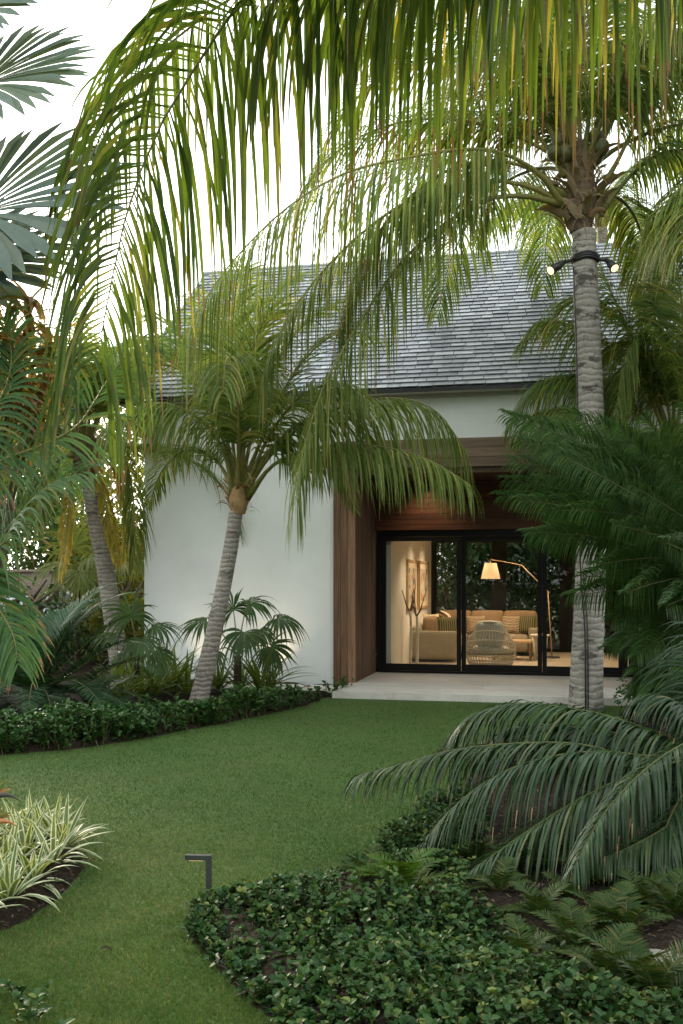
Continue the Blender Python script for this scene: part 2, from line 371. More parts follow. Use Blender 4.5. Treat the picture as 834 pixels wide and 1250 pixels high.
def art_mat(name, seed):
    m, nt, out = mat_new(name)
    tc = nt.nodes.new('ShaderNodeTexCoord'); v = nt.nodes.new('ShaderNodeTexVoronoi'); v.inputs['Scale'].default_value = 9
    mp = nt.nodes.new('ShaderNodeMapping'); mp.inputs['Location'].default_value = (seed, seed * 2, 0)
    nt.links.new(tc.outputs['Object'], mp.inputs[0]); nt.links.new(mp.outputs[0], v.inputs[0])
    sx = nt.nodes.new('ShaderNodeSeparateColor'); nt.links.new(v.outputs['Color'], sx.inputs[0])
    c = ramp(nt, sx.outputs[0], [(0, (.45, .40, .30)), (.35, (.35, .22, .12)), (.5, (.50, .46, .36)), (.65, (.12, .12, .11)), (.8, (.45, .2, .08)), (.9, (.5, .45, .35))], 'CONSTANT')
    finish(nt, out, c, .6, None, .2); return m

# ------------------------------------------------------------------ plant makers
def catmull(C, n):
    C = np.asarray(C, float)
    C = np.concatenate([[2 * C[0] - C[1]], C, [2 * C[-1] - C[-2]]]); out = []
    for i in range(1, len(C) - 2):
        t = np.linspace(0, 1, 24, endpoint=False)[:, None]
        a, b, c, d = C[i-1], C[i], C[i+1], C[i+2]
        out.append(.5 * (2*b + (c-a)*t + (2*a-5*b+4*c-d)*t**2 + (3*b-a-3*c+d)*t**3))
    out = np.concatenate(out + [C[-2:-1]]); s = np.concatenate([[0], np.cumsum(np.linalg.norm(np.diff(out, axis=0), axis=1))])
    u = np.linspace(0, s[-1], n)
    return np.stack([np.interp(u, s, out[:, k]) for k in range(3)], 1), s[-1]

def arc(base, az, e0, bend, length, n=7, drop=0.):
    """control points of a frond that leaves base at compass az, elevation e0 and bends down by bend"""
    p = np.array(base, float); out = [p.copy()]
    for k in range(n - 1):
        t = (k + .5) / (n - 1); e = e0 - bend * t ** 1.35
        p = p + length / (n - 1) * np.array([math.cos(az) * math.cos(e), math.sin(az) * math.cos(e), math.sin(e)])
        out.append(p.copy())
    return out

def frond(g, ctrl, n=70, Lmax=.8, W=.035, droop=1.2, pet=.18, fwd=.6, lift=.25, r0=.03, seed=0, segs=5, jit=.12,
          mats=(0, 1), tip=.35, fold=.35, hang=0., prof=None, tbias=0., gaps=.03, twist=0., base_w=.55, brk=.05, lside=(1., 1.), uref=None):
    """a feather leaf: tapered rachis and two rows of leaflets"""
    r = rng(seed + 77)
    pts, Ltot = catmull(ctrl, 48)
    T = nrm(np.gradient(pts, axis=0)); U = np.zeros_like(T)
    ref = np.array([0, 0, 1.]) if uref is None else nrm(uref); u0 = ref - T[0] * (ref @ T[0])
    if np.linalg.norm(u0) < .3:
        h = pts[-1] - pts[0]; h[2] = 0; u0 = -nrm(h) if np.linalg.norm(h) > .01 else np.array([0, -1., 0]); u0 = u0 - T[0] * (u0 @ T[0])
    U[0] = nrm(u0)
    for i in range(1, len(T)): U[i] = nrm(U[i-1] - T[i] * (U[i-1] @ T[i]))
    rr = r0 * (1 - np.linspace(0, 1, 48) ** .8 * .9)
    rr[:8] *= np.linspace(1.7, 1, 8)
    g.tube(pts[::2], rr[::2], 6, mats[1], r.uniform(.1, .7))
    for sd, sg in enumerate((-1, 1)):
        s = np.linspace(pet, .995, n) + r.normal(0, .25 / n, n); s = np.clip(s, 0, 1)
        keep = r.random(n) > gaps; s = s[keep]; m = len(s)
        x = s * 47; i0 = np.clip(x.astype(int), 0, 46); f = (x - i0)[:, None]
        B = pts[i0] * (1 - f) + pts[i0 + 1] * f; t = nrm(T[i0] * (1 - f) + T[i0 + 1] * f); u = nrm(U[i0] * (1 - f) + U[i0 + 1] * f)
        if twist:
            cz = np.cross(t, u); a = (twist * s)[:, None]; u = u * np.cos(a) + cz * np.sin(a)
        S = np.cross(t, u) * sg
        q = (s - pet) / (1 - pet)
        ln = Lmax * lside[sd] * np.minimum(1, base_w + q * 2.2) * (1 - np.clip((q - .45) / .55, 0, 1) ** 1.7 * (1 - tip)) * (1 + r.normal(0, .07, m))
        fw = fwd + q ** 2 * .8 + r.normal(0, jit * .6, m)
        D = S + t * fw[:, None] + u * (lift + r.normal(0, jit, m))[:, None] + r.normal(0, jit * .35, (m, 3))
        D = nrm(D); D[:, 2] -= hang * np.abs(1 - .4 * r.random(m)); D = nrm(D)
        dr = droop * (1 + r.normal(0, .18, m))
        b = r.random(m) < brk; dr = np.where(b, dr * 2.3 + .5, dr)
        tint = np.clip(r.beta(1.25, 1.7, m) * .92 + tbias + r.normal(0, .03), 0, 1)
        g.strips(B, D, u + S * .25, ln, W * (1 - .35 * q) * (1 + r.normal(0, .1, m)), dr, segs, fold, prof, mats[0], tint)

def trunk_geo(g, pts, r0, r1, seed=0, ring=.075, mat=0, sides=18, flare=1.25):
    r = rng(seed); L = np.linalg.norm(np.diff(np.array(pts), axis=0), axis=1).sum()
    n = max(20, int(L / ring * 2)); c, _ = catmull(pts, n)
    s = np.linspace(0, 1, n); rad = r0 + (r1 - r0) * s ** .8
    rad *= 1 + .007 * np.where(np.arange(n) % 2 == 0, 1, -1) * r.uniform(.5, 1.3, n) + .012 * np.sin(s * 23 + seed)
    rad *= 1 + (flare - 1) * np.exp(-s * L / .22)
    g.tube(c, rad, sides, mat, .5)
    return c

def fan(g, hub, out, normal, rad, n=28, spread=R(125), droop=.35, seed=0, mats=(0, 1), petiole=None, cone=.25, pr=.012, fuse=.55):
    r = rng(seed + 5); out = nrm(out); normal = nrm(normal - out * (np.dot(normal, out))); side = np.cross(out, normal)
    a = np.linspace(-spread, spread, n)
    D = np.cos(a)[:, None] * out + np.sin(a)[:, None] * side + normal * cone + r.normal(0, .02, (n, 3))
    L = rad * (1 - .22 * (np.abs(a) / spread) ** 2) * (1 + r.normal(0, .035, n))
    W = 2 * L * fuse * math.tan(spread / (n - 1)) * 1.06
    g.strips(np.repeat(np.asarray(hub, float)[None], n, 0), D, normal, L, W, droop * (1 + r.normal(0, .25, n)), 9, .45, lambda t: t / fuse if t < fuse else max(.03, 1 - (t - fuse) / (1 - fuse)), mats[0], np.clip(r.normal(.45, .16, n), 0, 1))
    if petiole is not None: g.tube(catmull(petiole, 14)[0], np.linspace(pr * 1.4, pr, 14), 6, mats[1], .4)

def leaf_cloud(g, c, size, nclump, per, leaf, seed, mat=0, clump=.22, tspread=.2, tmid=.42, flat=.6, wr=.5):
    """foliage as leaf-sized blades in uneven clumps through a volume"""
    r = rng(seed); c = np.asarray(c, float); size = np.asarray(size, float)
    d = nrm(r.normal(size=(nclump, 3))); rad = r.random(nclump) ** .45
    K = c + d * rad[:, None] * size * (1 + .15 * np.sin(d[:, :1] * 5 + seed) + .12 * np.cos(d[:, 1:2] * 7))
    cs = clump * size.mean() * r.uniform(.6, 1.5, nclump)
    pos = np.repeat(K, per, 0) + r.normal(size=(nclump * per, 3)) * np.repeat(cs, per)[:, None] * np.array([1, 1, flat])
    n = len(pos); D = nrm(r.normal(size=(n, 3)) + nrm(pos - np.repeat(K, per, 0)) * 1.2 + np.array([0, 0, -.25])); N = nrm(r.normal(size=(n, 3)) * .6 + np.array([0, 0, 1.]))
    tint = np.clip(np.repeat(r.normal(tmid, tspread * .7, nclump), per) + r.normal(0, tspread * .6, n), 0, 1)
    L = leaf * r.uniform(.6, 1.35, n)
    g.strips(pos, D, N, L, L * wr, .3, 2, .3, PROF_OVAL, mat, tint)

def limbs(g, base, top, spread, n, r0, seed, mat=0):
    r = rng(seed); base = np.array(base, float); top = np.array(top, float)
    mid = (base + top) / 2 + np.array([r.normal(0, .12), r.normal(0, .12), 0])
    g.tube(catmull([base, mid, top], 16)[0], np.linspace(r0, r0 * .45, 16), 9, mat)
    for k in range(n):
        s = r.uniform(.4, .95); b = base + (top - base) * s; a = r.uniform(0, 6.28); l = spread * r.uniform(.5, 1)
        e = b + np.array([math.cos(a) * l, math.sin(a) * l, l * r.uniform(.3, .9)])
        g.tube(catmull([b, (b + e) / 2 + np.array([0, 0, -.08 * l]), e], 8)[0], np.linspace(r0 * .4, r0 * .12, 8), 6, mat)

def in_poly(x, y, poly):
    poly = np.asarray(poly); ins = np.zeros(len(x), bool); j = len(poly) - 1
    for i in range(len(poly)):
        xi, yi = poly[i]; xj, yj = poly[j]
        c = ((yi > y) != (yj > y)) & (x < (xj - xi) * (y - yi) / (yj - yi + 1e-12) + xi); ins ^= c; j = i
    return ins
def dist_edge(x, y, poly):
    poly = np.asarray(poly); d = np.full(len(x), 1e9)
    for i in range(len(poly)):
        a = poly[i]; b = poly[(i + 1) % len(poly)]; e = b - a; L2 = max(e @ e, 1e-9)
        t = np.clip(((x - a[0]) * e[0] + (y - a[1]) * e[1]) / L2, 0, 1)
        d = np.minimum(d, np.hypot(x - a[0] - t * e[0], y - a[1] - t * e[1]))
    return d
def smooth_poly(pts, n=60):
    c = catmull([(p[0], p[1], 0) for p in pts], n)[0]; return [tuple(p[:2]) for p in c]

# ------------------------------------------------------------------ house frame
TH = R(12.6); UX, UY = math.cos(TH), -math.sin(TH); NX, NY = math.sin(TH), math.cos(TH); AX, AY = -.12, 16.0
def H(a, b, z=0.): return (AX + a * UX + b * NX, AY + a * UY + b * NY, z)
def hp(px, b):                      # facade coordinate a of a photo column at depth b
    k = (px - CX) / F
    return (k * (AY + b * NY) - AX - b * NX) / (UX - k * UY)
FL = .10                            # patio and floor level
house = thing('white_house', H(0, 0), 'white stucco garden house with grey slate roof and wide black sliding glass doors', 'house', rz=-TH)
AE = 5.6
g = Geo()
g.box((-3.27, 0, 0), (-.002, .25, 4.72)); g.box((0.0, 0, 3.952), (5.2, .25, 4.72)); g.box((5.202, 0, 0), (AE, .25, 4.72))
g.box((-3.27, .252, 0), (-3.02, 7.55, 4.6)); g.box((AE - .25, .252, 0), (AE, 7.55, 4.6)); g.box((-3.27, 7.552, 2.76), (AE, 7.8, 4.6))
g.box((-3.27, 7.552, 0), (.45, 7.8, 2.758)); g.box((5.0, 7.552, 0), (AE, 7.8, 2.758))
for a0, a1 in ((-3.26, -3.03), (AE - .24, AE - .01)):     # gable ends under the roof
    V = [(a0, .1, 4.6), (a0, 7.7, 4.6), (a0, 3.9, 7.75), (a1, .1, 4.6), (a1, 7.7, 4.6), (a1, 3.9, 7.75)]
    g.add(V, [(0, 1, 2, 2), (5, 4, 3, 3), (0, 2, 5, 3), (1, 4, 5, 2)])
g.build('wall', M['stucco'], house, False)
# wooden portal: vertical boards on the jambs, beam across
g = Geo(); r = rng(3)
for k in range(3): g.box((.002 + k * .12, -.06, 0), (.116 + k * .12, .02, 3.50), 0, r.random())
g.build('portal_post', M['cedar'], house, False); g = Geo()
for k in range(3): g.box((4.842 + k * .12, -.06, 0), (4.956 + k * .12, .02, 3.50), 0, r.random())
g.build('portal_post', M['cedar'], house, False)
g = Geo()
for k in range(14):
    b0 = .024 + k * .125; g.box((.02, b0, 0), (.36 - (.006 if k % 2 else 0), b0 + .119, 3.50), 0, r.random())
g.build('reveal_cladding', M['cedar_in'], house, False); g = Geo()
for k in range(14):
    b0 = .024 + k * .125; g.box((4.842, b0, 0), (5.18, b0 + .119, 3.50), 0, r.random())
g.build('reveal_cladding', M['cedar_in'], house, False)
g = Geo()
for k in range(3): g.box((.002, -.07, 3.504 + k * .15), (5.2, .0 - .002, 3.648 + k * .15), 0, r.random())
g.box((.362, .022, 3.42), (4.838, .10, 3.50), 0, .2)
g.build('portal_beam', M['cedar_beam'], house, False)
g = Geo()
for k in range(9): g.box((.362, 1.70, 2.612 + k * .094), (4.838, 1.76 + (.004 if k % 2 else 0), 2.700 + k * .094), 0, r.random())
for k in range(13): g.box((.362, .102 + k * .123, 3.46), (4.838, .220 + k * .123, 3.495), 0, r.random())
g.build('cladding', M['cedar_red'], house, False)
# roof: real overlapping slates, dark eave board, ridge
g = Geo(); r = rng(9); e0 = np.array([-.30, 4.70]); e1 = np.array([3.9, 8.05]); SL = np.linalg.norm(e1 - e0); sl = (e1 - e0) / SL; sn = np.array([-sl[1], sl[0]])
ex = .148; nc = int(SL / ex) + 1
for c in range(nc):
    s0 = c * ex; s1 = min(s0 + ex + .05, SL); a = -3.65 + (c % 2) * .13 + r.uniform(-.05, .02)
    while a < AE + .3:
        w = r.choice([.2, .24, .28, .32]); lo = s0 + r.normal(0, .003); lift = .036 + r.normal(0, .002)
        a0, a1 = max(a, -3.66) + .005, min(a + w - .005, AE + .3)
        if a1 > a0 + .03:
            pts = []
            for hh, (sa, lf) in ((0, (lo, lift)), (1, (s1, .004))):
                for th in (0, .012):
                    q = e0 + sl * sa + sn * (lf + th); pts += [(a0, q[0], q[1]), (a1, q[0], q[1])]
            g.add(pts, [(2, 3, 7, 6), (0, 1, 3, 2), (0, 2, 6, 4), (1, 5, 7, 3)], 0, np.clip(r.normal(.5, .22), 0, 1))
        a += w
g.add([(-3.66, e0[0], e0[1]), (AE + .3, e0[0], e0[1]), (AE + .3, e1[0], e1[1]), (-3.66, e1[0], e1[1])], [(0, 1, 2, 3)], 0, -3)
g.add([(-3.66, 8.1, 4.70), (AE + .3, 8.1, 4.70), (AE + .3, 3.902, 8.05), (-3.66, 3.902, 8.05)], [(3, 2, 1, 0)], 0, .3)
roof = g.build('roof', M['slate'], house, False)
g = Geo(); g.tube([(-3.66, 3.9, 8.055), (AE + .3, 3.9, 8.055)], .06, 8, 0, .4); g.build('ridge_cap', M['slate'], roof)
g = Geo(); g.box((-3.66, -.305, 4.65), (AE + .3, -.27, 4.695)); g.box((-3.66, -.268, 4.655), (-3.62, 3.8, 4.69)); g.build('eave_board', M['black'], roof, False)
g = Geo(); g.box((-3.6, -.268, 4.66), (AE + .28, .0, 4.69)); g.box((-3.27, -.04, 4.60), (AE, -.002, 4.658)); g.build('soffit', simple('soffit_paint', (.5, .49, .45), .8, .05), house, False)
# the room behind the doors
g = Geo(); g.box((.45, 1.905, FL), (.60, 7.40, 2.748)); g.box((5.0, 1.905, FL), (5.15, 7.40, 2.748)); g.box((.602, 1.905, 2.66), (4.998, 2.0, 2.748))
g.build('interior_wall', M['plaster'], house, False)
g = Geo(); g.box((.42, 1.905, 2.75), (5.17, 7.5, 2.84)); g.build('ceiling', M['plaster'], house, False)
g = Geo(); g.box((.36, 1.78, .0), (5.17, 7.8, FL)); g.build('interior_floor', M['floor'], house, False)
g = Geo(); g.box((.36, 1.762, 2.60), (4.84, 1.90, 3.5)); g.build('lintel', M['black_frame'], house, False)
# sliding doors
bd0, bd1 = 1.77, 1.89
aL, aR = .362, 4.838
cuts = [hp(457, 1.77) + .06, hp(563, 1.77), hp(662, 1.77), hp(761, 1.77), aR - .05]
g = Geo(); g.box((aL, bd0 - .01, FL + .004), (aL + .09, bd1 + .01, 2.598)); g.box((aR - .09, bd0 - .01, FL + .004), (aR, bd1 + .01, 2.598)); g.box((aL + .092, bd0 - .01, 2.50), (aR - .092, bd1 + .01, 2.598)); g.box((aL + .092, bd0 - .03, FL + .004), (aR - .092, bd1 + .01, FL + .04))
g.build('door_frame', M['black_frame'], house, False)
xs = [aL + .092, cuts[1], cuts[2], cuts[3], aR - .092]
for k in range(4):
    x0, x1 = xs[k] + .002, xs[k + 1] - .002; o = .0 if k % 2 == 0 else .05; y0, y1 = bd0 + o, bd0 + o + .045
    lw = .075
    g = Geo(); g.box((x0, y0, FL + .045), (x0 + lw, y1, 2.495)); g.box((x1 - lw, y0, FL + .045), (x1, y1, 2.495))
    g.box((x0 + lw + .001, y0, FL + .045), (x1 - lw - .001, y1, FL + .16)); g.box((x0 + lw + .001, y0, 2.42), (x1 - lw - .001, y1, 2.495))
    d = g.build('sliding_door', M['black_frame'], house, False)
    g = Geo(); g.box((x0 + lw, y0 + .015, FL + .155), (x1 - lw, y0 + .027, 2.425)); g.build('pane', M['glass'], d, False)
# rear glazing
bw = 7.42; mul = [(.602, .72), (hp(600, bw), hp(618, bw)), (hp(683, bw), hp(699, bw)), (4.6, 4.997)]
g = Geo()
for a0, a1 in mul: g.box((a0, bw, FL + .002), (a1, bw + .12, 2.60))
g.box((.602, bw - .01, 2.60), (4.997, bw + .13, 2.748)); g.box((.602, bw + .002, FL + .002), (4.997, bw + .10, FL + .08))
rw = g.build('rear_window', M['black_frame'], house, False)
for k in range(3):
    g = Geo(); g.box((mul[k][1] - .005, bw + .05, FL + .07), (mul[k + 1][0] + .005, bw + .06, 2.61)); g.build('pane', M['glass'], rw, False)

# patio and slabs
g = Geo(); g.box((.28, -1.33, -.05), (5.22, 1.779, FL)); o = g.build('patio', M['travertine'], None, False); o.location = H(0, 0); o.rotation_euler = (0, 0, -TH); tag(o, kind='structure')
slabs = 'pale travertine slab laid beside the house wall'
for i, (a0, a1, b0, b1) in enumerate(((-.75, .25, -1.12, -.42), (-1.8, -.79, -1.12, -.42))):
    g = Geo(); g.box((a0, b0, -.05), (a1, b1, .092)); o = g.build('path', M['travertine'], None, False); o.location = H(0, 0); o.rotation_euler = (0, 0, -TH); tag(o, kind='structure')

# ------------------------------------------------------------------ furniture
def hthing(name, a, b, label, cat, group=None, rz=0., z=FL): return thing(name, H(a, b, z), label, cat, group, -TH + rz)
t = hthing('corner_sofa', .62, 4.05, 'beige linen corner sofa along the left wall and rear windows', 'sofa')
g = Geo(); g.bevbox((0, 0, .06), (.93, .16, .62), .04); g.bevbox((0, .165, .06), (.20, 2.95, .70), .05); g.bevbox((.205, 2.75, .06), (2.45, 2.95, .72), .05); g.bevbox((2.24, 2.0, .06), (2.45, 2.745, .60), .05)
g.build('frame', M['sofa'], t)
g = Geo()
for b0 in (.17, 1.03, 1.89): g.bevbox((.21, b0, .10), (.93, b0 + .85, .44), .06, puff=.02)
for a0 in (.94, 1.6): g.bevbox((a0, 2.0, .10), (a0 + .64, 2.745, .44), .06, puff=.02)
g.build('seat', M['sofa'], t)
g = Geo()
for b0 in (.35, 1.15): g.bevbox((.20, b0, .42), (.42, b0 + .78, .88), .06, puff=.015)
for a0 in (.25, .97, 1.69): g.bevbox((a0, 2.54, .42), (a0 + .715, 2.80, .95), .06, puff=.012)
g.build('back_cushion', M['sofa_tan'], t)
def pillow(a, b, z, w, m, lean, rz, label):
    o = Geo(); n = 10; u = np.linspace(-1, 1, n); V = []
    for sg in (-1, 1):
        for i in u:
            for j in u:
                e = (1 - i**4) * (1 - j**4); V.append((i * w * (1 - .06 * (1 - j*j)), sg * .075 * e ** .6, w + j * w * (1 - .06 * (1 - i*i))))
    q = []
    for s_ in range(2):
        for i in range(n - 1):
            for j in range(n - 1):
                k = s_ * n * n + i * n + j; f = (k, k + 1, k + n + 1, k + n); q.append(f if s_ else f[::-1])
    o.add(V, q); ob = o.build('throw_pillow', m); ob.location = H(a, b, z); ob.rotation_euler = (lean, 0, -TH + rz)
    return tag(ob, label, 'pillow', 'pillows on the corner sofa')
pillow(1.32, 4.55, .56, .22, M['greenstripe'], R(-14), R(20), 'dark green striped pillow at the near end of the sofa')
pillow(.98, 5.0, .58, .23, M['cream'], R(-14), R(50), 'plain cream pillow behind the dark green striped one')
pillow(1.72, 6.45, .54, .21, M['tiger'], R(-16), R(6), 'tiger striped pillow left of the wicker chair')
pillow(2.47, 6.45, .54, .21, M['tiger'], R(-16), R(-5), 'tiger striped pillow right of the wicker chair')
pillow(2.80, 6.42, .54, .22, M['greenstripe'], R(-18), R(-12), 'olive striped pillow by the right arm of the sofa')
# throw
g = Geo(); u = np.linspace(0, 1, 12); V = []
for i, s in enumerate(u):
    for j, w in enumerate(np.linspace(-.22, .22, 8)):
        prof = np.array([(.18, .50), (.16, .80), (.30, .97), (.46, .92), (.62, .70), (.72, .50)])
        a = np.interp(s, np.linspace(0, 1, 6), prof[:, 0]); z = np.interp(s, np.linspace(0, 1, 6), prof[:, 1])
        V.append((a + .012 * math.sin(j * 2.2), w + .03 * math.sin(s * 7), z + .015 * math.sin(j * 1.7 + s * 3)))
q = [(i*8+j, i*8+j+1, i*8+j+9, i*8+j+8) for i in range(11) for j in range(7)]
V2 = [(x, y, z - .02) for x, y, z in V]
g.add(V + V2, q + [tuple(96 + k for k in f[::-1]) for f in q]); o = g.build('throw_blanket', M['cream']); o.location = H(.72, 5.55, FL); o.rotation_euler = (0, 0, -TH)
tag(o, 'cream blanket draped over the sofa corner', 'blanket')
# wicker chair, seen from behind
t = hthing('wicker_chair', 2.27, 3.15, 'round pale wicker tub chair facing into the room with its back to the doors', 'chair')
def egg(th, s):   # back half higher than the front
    hgt = .46 + .36 * (.5 + .5 * math.cos(th)) ** .7
    z = .04 + s * hgt
    rr = .33 + .14 * math.sin(math.pi * min(1, .12 + s * .95)) - .10 * max(0, s - .55) ** 1.2 * (.5 + .5 * math.cos(th)) * 2
    return (rr * math.sin(th), -rr * math.cos(th) * .92, z)
g = Geo()
for k in range(44):
    th = 2 * math.pi * k / 44; g.tube([egg(th, s) for s in np.linspace(0, 1, 12)], .0075, 5)
for s in (0, .12, .26, .42, .6, .8, 1.0):
    g.tube([egg(x, s) for x in np.linspace(0, 2 * math.pi, 41)], .010 if 0 < s < 1 else .018, 6, cap=False)
g.build('wicker_shell', M['wicker'], t)
g = Geo(); g.lathe([(.0, .40), (.30, .40), (.345, .36), (.345, .30), (.30, .27), (.0, .27)], (0, .02, 0), 24); g.build('seat_cushion', M['sage'], t)
g = Geo(); g.bevbox((-.24, -.24, .40), (.24, -.12, .86), .06, puff=.03); g.build('back_cushion', M['sage'], t)
# side table
t = hthing('side_table', 3.13, 5.05, 'small round whitewashed side table beside the sofa arm', 'table')
g = Geo(); g.lathe([(.0, .53), (.19, .53), (.195, .515), (.19, .49), (.0, .49)]); g.build('table_top', M['whitewood'], t)
for k in range(4):
    a = k * math.pi / 2 + .6; g = Geo(); g.tube([(.16 * math.cos(a), .16 * math.sin(a), .49), (.12 * math.cos(a), .12 * math.sin(a), 0)], [.028, .02], 8); g.build('leg', M['whitewood'], t)
t = hthing('coffee_table', 2.35, 4.75, 'low brown wooden coffee table behind the wicker chair', 'table')
g = Geo(); g.box((-.15, 0, .36), (.62, .75, .40)); g.build('table_top', M['lampwood'], t, False)
for x, y in ((-.14, .01), (.57, .01), (-.14, .69), (.57, .69)):
    g = Geo(); g.box((x, y, 0), (x + .045, y + .045, .359)); g.build('leg', M['brownwood'], t, False)
# arc floor lamp
Lw = lambda px, py, Y=21.3: P(px, py, Y)
b0 = H(hp(674, 5.7), 5.7, FL)
t = thing('floor_lamp', b0, 'tall wooden boom floor lamp with a lit cone shade', 'lamp')
lz = lambda py, Y: CH + (HY - py) / F * Y
def rel(px, py, b=5.7):
    a = hp(px, b); p = H(a, b); return np.array([p[0] - b0[0], p[1] - b0[1], lz(py, p[1]) - FL])
g = Geo(); g.lathe([(0, .03), (.16, .03), (.17, .0), (0, 0)]); g.build('base', M['black'], t)
g = Geo(); g.tube([(0, 0, .02), rel(669, 722)], [.013, .011], 8); g.build('pole', M['lampwood'], t)
g = Geo(); g.tube([rel(671, 724), rel(655, 708), rel(637, 690)], [.011, .010, .009], 8); g.tube([rel(637, 690), rel(612, 685), rel(599, 683)], [.009, .008, .007], 8); g.tube([rel(599, 683), rel(599, 688)], .006, 6); g.build('arm', M['lampwood'], t)
sp = rel(599, 697); hh = 9.5 * 21.3 / F; g = Geo()
g.lathe([(.125, hh), (.205, -hh), (.200, -hh), (.120, hh)], tuple(sp), 28); g.build('lamp_shade', M['shade'], t)
g = Geo(); g.lathe([(.001, .05), (.03, .03), (.035, 0), (.02, -.03), (.001, -.04)], tuple(sp), 12); g.build('bulb', emit_mat('shade_bulb', (1, .62, .28), 12), t)
# forked white branch stands
for px, h0, tips, sd in ((501, 1.35, 1.72, 1), (509, 1.22, 1.45, 2)):
    t = hthing('branch_sculpture', hp(px, 3.0 + .1 * sd), 3.0 + .1 * sd, ('taller' if sd == 1 else 'shorter') + ' of the two whitened forked branch stands by the left wall', 'sculpture', 'forked branch stands')
    g = Geo(); g.lathe([(0, .015), (.10, .015), (.105, 0), (0, 0)]); g.build('base', M['whitewood'], t)
    g = Geo(); g.tube(catmull([(0, 0, 0), (.015, 0, h0 * .5), (0, 0, h0 * .78)], 10)[0], np.linspace(.032, .024, 10), 8); g.build('trunk', M['whitewood'], t)
    rr = rng(sd)
    for k in range(3):
        a = k * 2.1 + sd; g = Geo(); z0 = h0 * (.74 + .02 * k); g.tube(catmull([(0, 0, z0), (.07 * math.cos(a), .05 * math.sin(a), z0 + .12), (.10 * math.cos(a), .06 * math.sin(a), z0 + .22), (.16 * math.cos(a), .08 * math.sin(a), min(tips, z0 + .42 + .1 * (k == 0)))], 10)[0], np.linspace(.018, .006, 10), 7); g.build('branch', M['brownwood'], t)
# framed pictures on the left wall
for i, (bb0, bb1) in enumerate(((3.62, 5.02), (5.2, 6.75))):
    t = hthing('framed_picture', .602, (bb0 + bb1) / 2, ('nearer' if i == 0 else 'farther') + ' of the two framed collages on the cream left wall', 'picture', 'framed collages on the wall', z=1.12)
    w = (bb1 - bb0) / 2; g = Geo()
    g.box((0, -w, 0), (.045, -w + .05, 1.02)); g.box((0, w - .05, 0), (.045, w, 1.02)); g.box((0, -w + .051, 0), (.045, w - .051, .05)); g.box((0, -w + .051, .97), (.045, w - .051, 1.02)); g.build('frame', M['lampwood'], t, False)
    g = Geo(); g.box((.002, -w + .052, .052), (.02, w - .052, .968)); g.build('mat_board', M['cream'], t, False)
    g = Geo(); g.box((.021, -w + .24, .17), (.026, w - .24, .85)); g.build('artwork', art_mat('collage', 3.3 + i), t, False)

# ------------------------------------------------------------------ garden ground
bedL = smooth_poly([G(-140, 936), G(0, 922), G(100, 914), G(200, 897), G(300, 878), G(370, 862), G(398, 852)], 40) + [H(.27, -1.25)[:2], H(.27, -.3)[:2], H(.0, .1)[:2], H(-3.4, .1)[:2], (-3.6, 30), (-26, 30), (-26, 12)]
bedV = smooth_poly([G(-420, 1130), G(-150, 1165), G(0, 1138), G(50, 1112), G(85, 1088), G(101, 1058), G(88, 1034), G(30, 1018), G(-120, 1008), G(-420, 1030)], 50)
bedR = smooth_poly([G(420, 1330), G(335, 1252), G(285, 1205), G(250, 1166), G(228, 1138), G(246, 1122), G(290, 1106), G(350, 1088), G(420, 1072), G(470, 1045), G(525, 990), G(620, 925), G(700, 893), G(768, 878), G(790, 862)], 70) + [H(5.3, -1.4)[:2], H(5.3, 0)[:2], (14, 12), (14, 1.5), (1.2, 1.5)]
bedB = smooth_poly([G(-160, 1215), G(20, 1216), G(80, 1238), G(105, 1300), G(20, 1380), G(-160, 1400)], 24)

def sheet(name, x0, x1, y0, y1, z, m, kind='structure'):
    g = Geo(); g.add([(x0, y0, z), (x1, y0, z), (x1, y1, z), (x0, y1, z)], [(0, 1, 2, 3)]); return tag(g.build(name, m, None, False), kind=kind)
sheet('ground', -600, 600, -300, 900, -.06, M['soil'])
sheet('lawn', -7, 8, .5, 17.5, 0, M['lawn'])
def bed(name, poly, seed, h=.07, cell=.09, ylim=(0.8, 30), xlim=(-14, 14)):
    p = np.array(poly); x0, x1 = max(p[:, 0].min(), xlim[0]), min(p[:, 0].max(), xlim[1]); y0, y1 = max(p[:, 1].min(), ylim[0]), min(p[:, 1].max(), ylim[1])
    nx, ny = int((x1 - x0) / cell) + 2, int((y1 - y0) / cell) + 2
    X, Y = np.meshgrid(np.linspace(x0, x1, nx), np.linspace(y0, y1, ny)); x, y = X.ravel(), Y.ravel(); r = rng(seed)
    d = dist_edge(x, y, poly); ins = in_poly(x, y, poly)
    z = np.where(ins, np.minimum(d * .5, h) + .015 + .015 * np.sin(x * 9) * np.sin(y * 7) + r.normal(0, .007, len(x)), -.03 - np.minimum(d, .05))
    keep = ins | (d < cell * 1.5)
    idx = np.arange(nx * ny).reshape(ny, nx); q = np.stack([idx[:-1, :-1], idx[:-1, 1:], idx[1:, 1:], idx[1:, :-1]], -1).reshape(-1, 4)
    q = q[keep[q].all(1)]; g = Geo(); g.add(np.stack([x, y, z], 1), q); return tag(g.build('soil', M['soil']), kind='structure')
bed('soil', bedL, 1, .06, .15); bed('soil', bedV, 2, .06, .05); bed('soil', bedR, 3, .09, .06, (1.5, 14), (-2, 8))

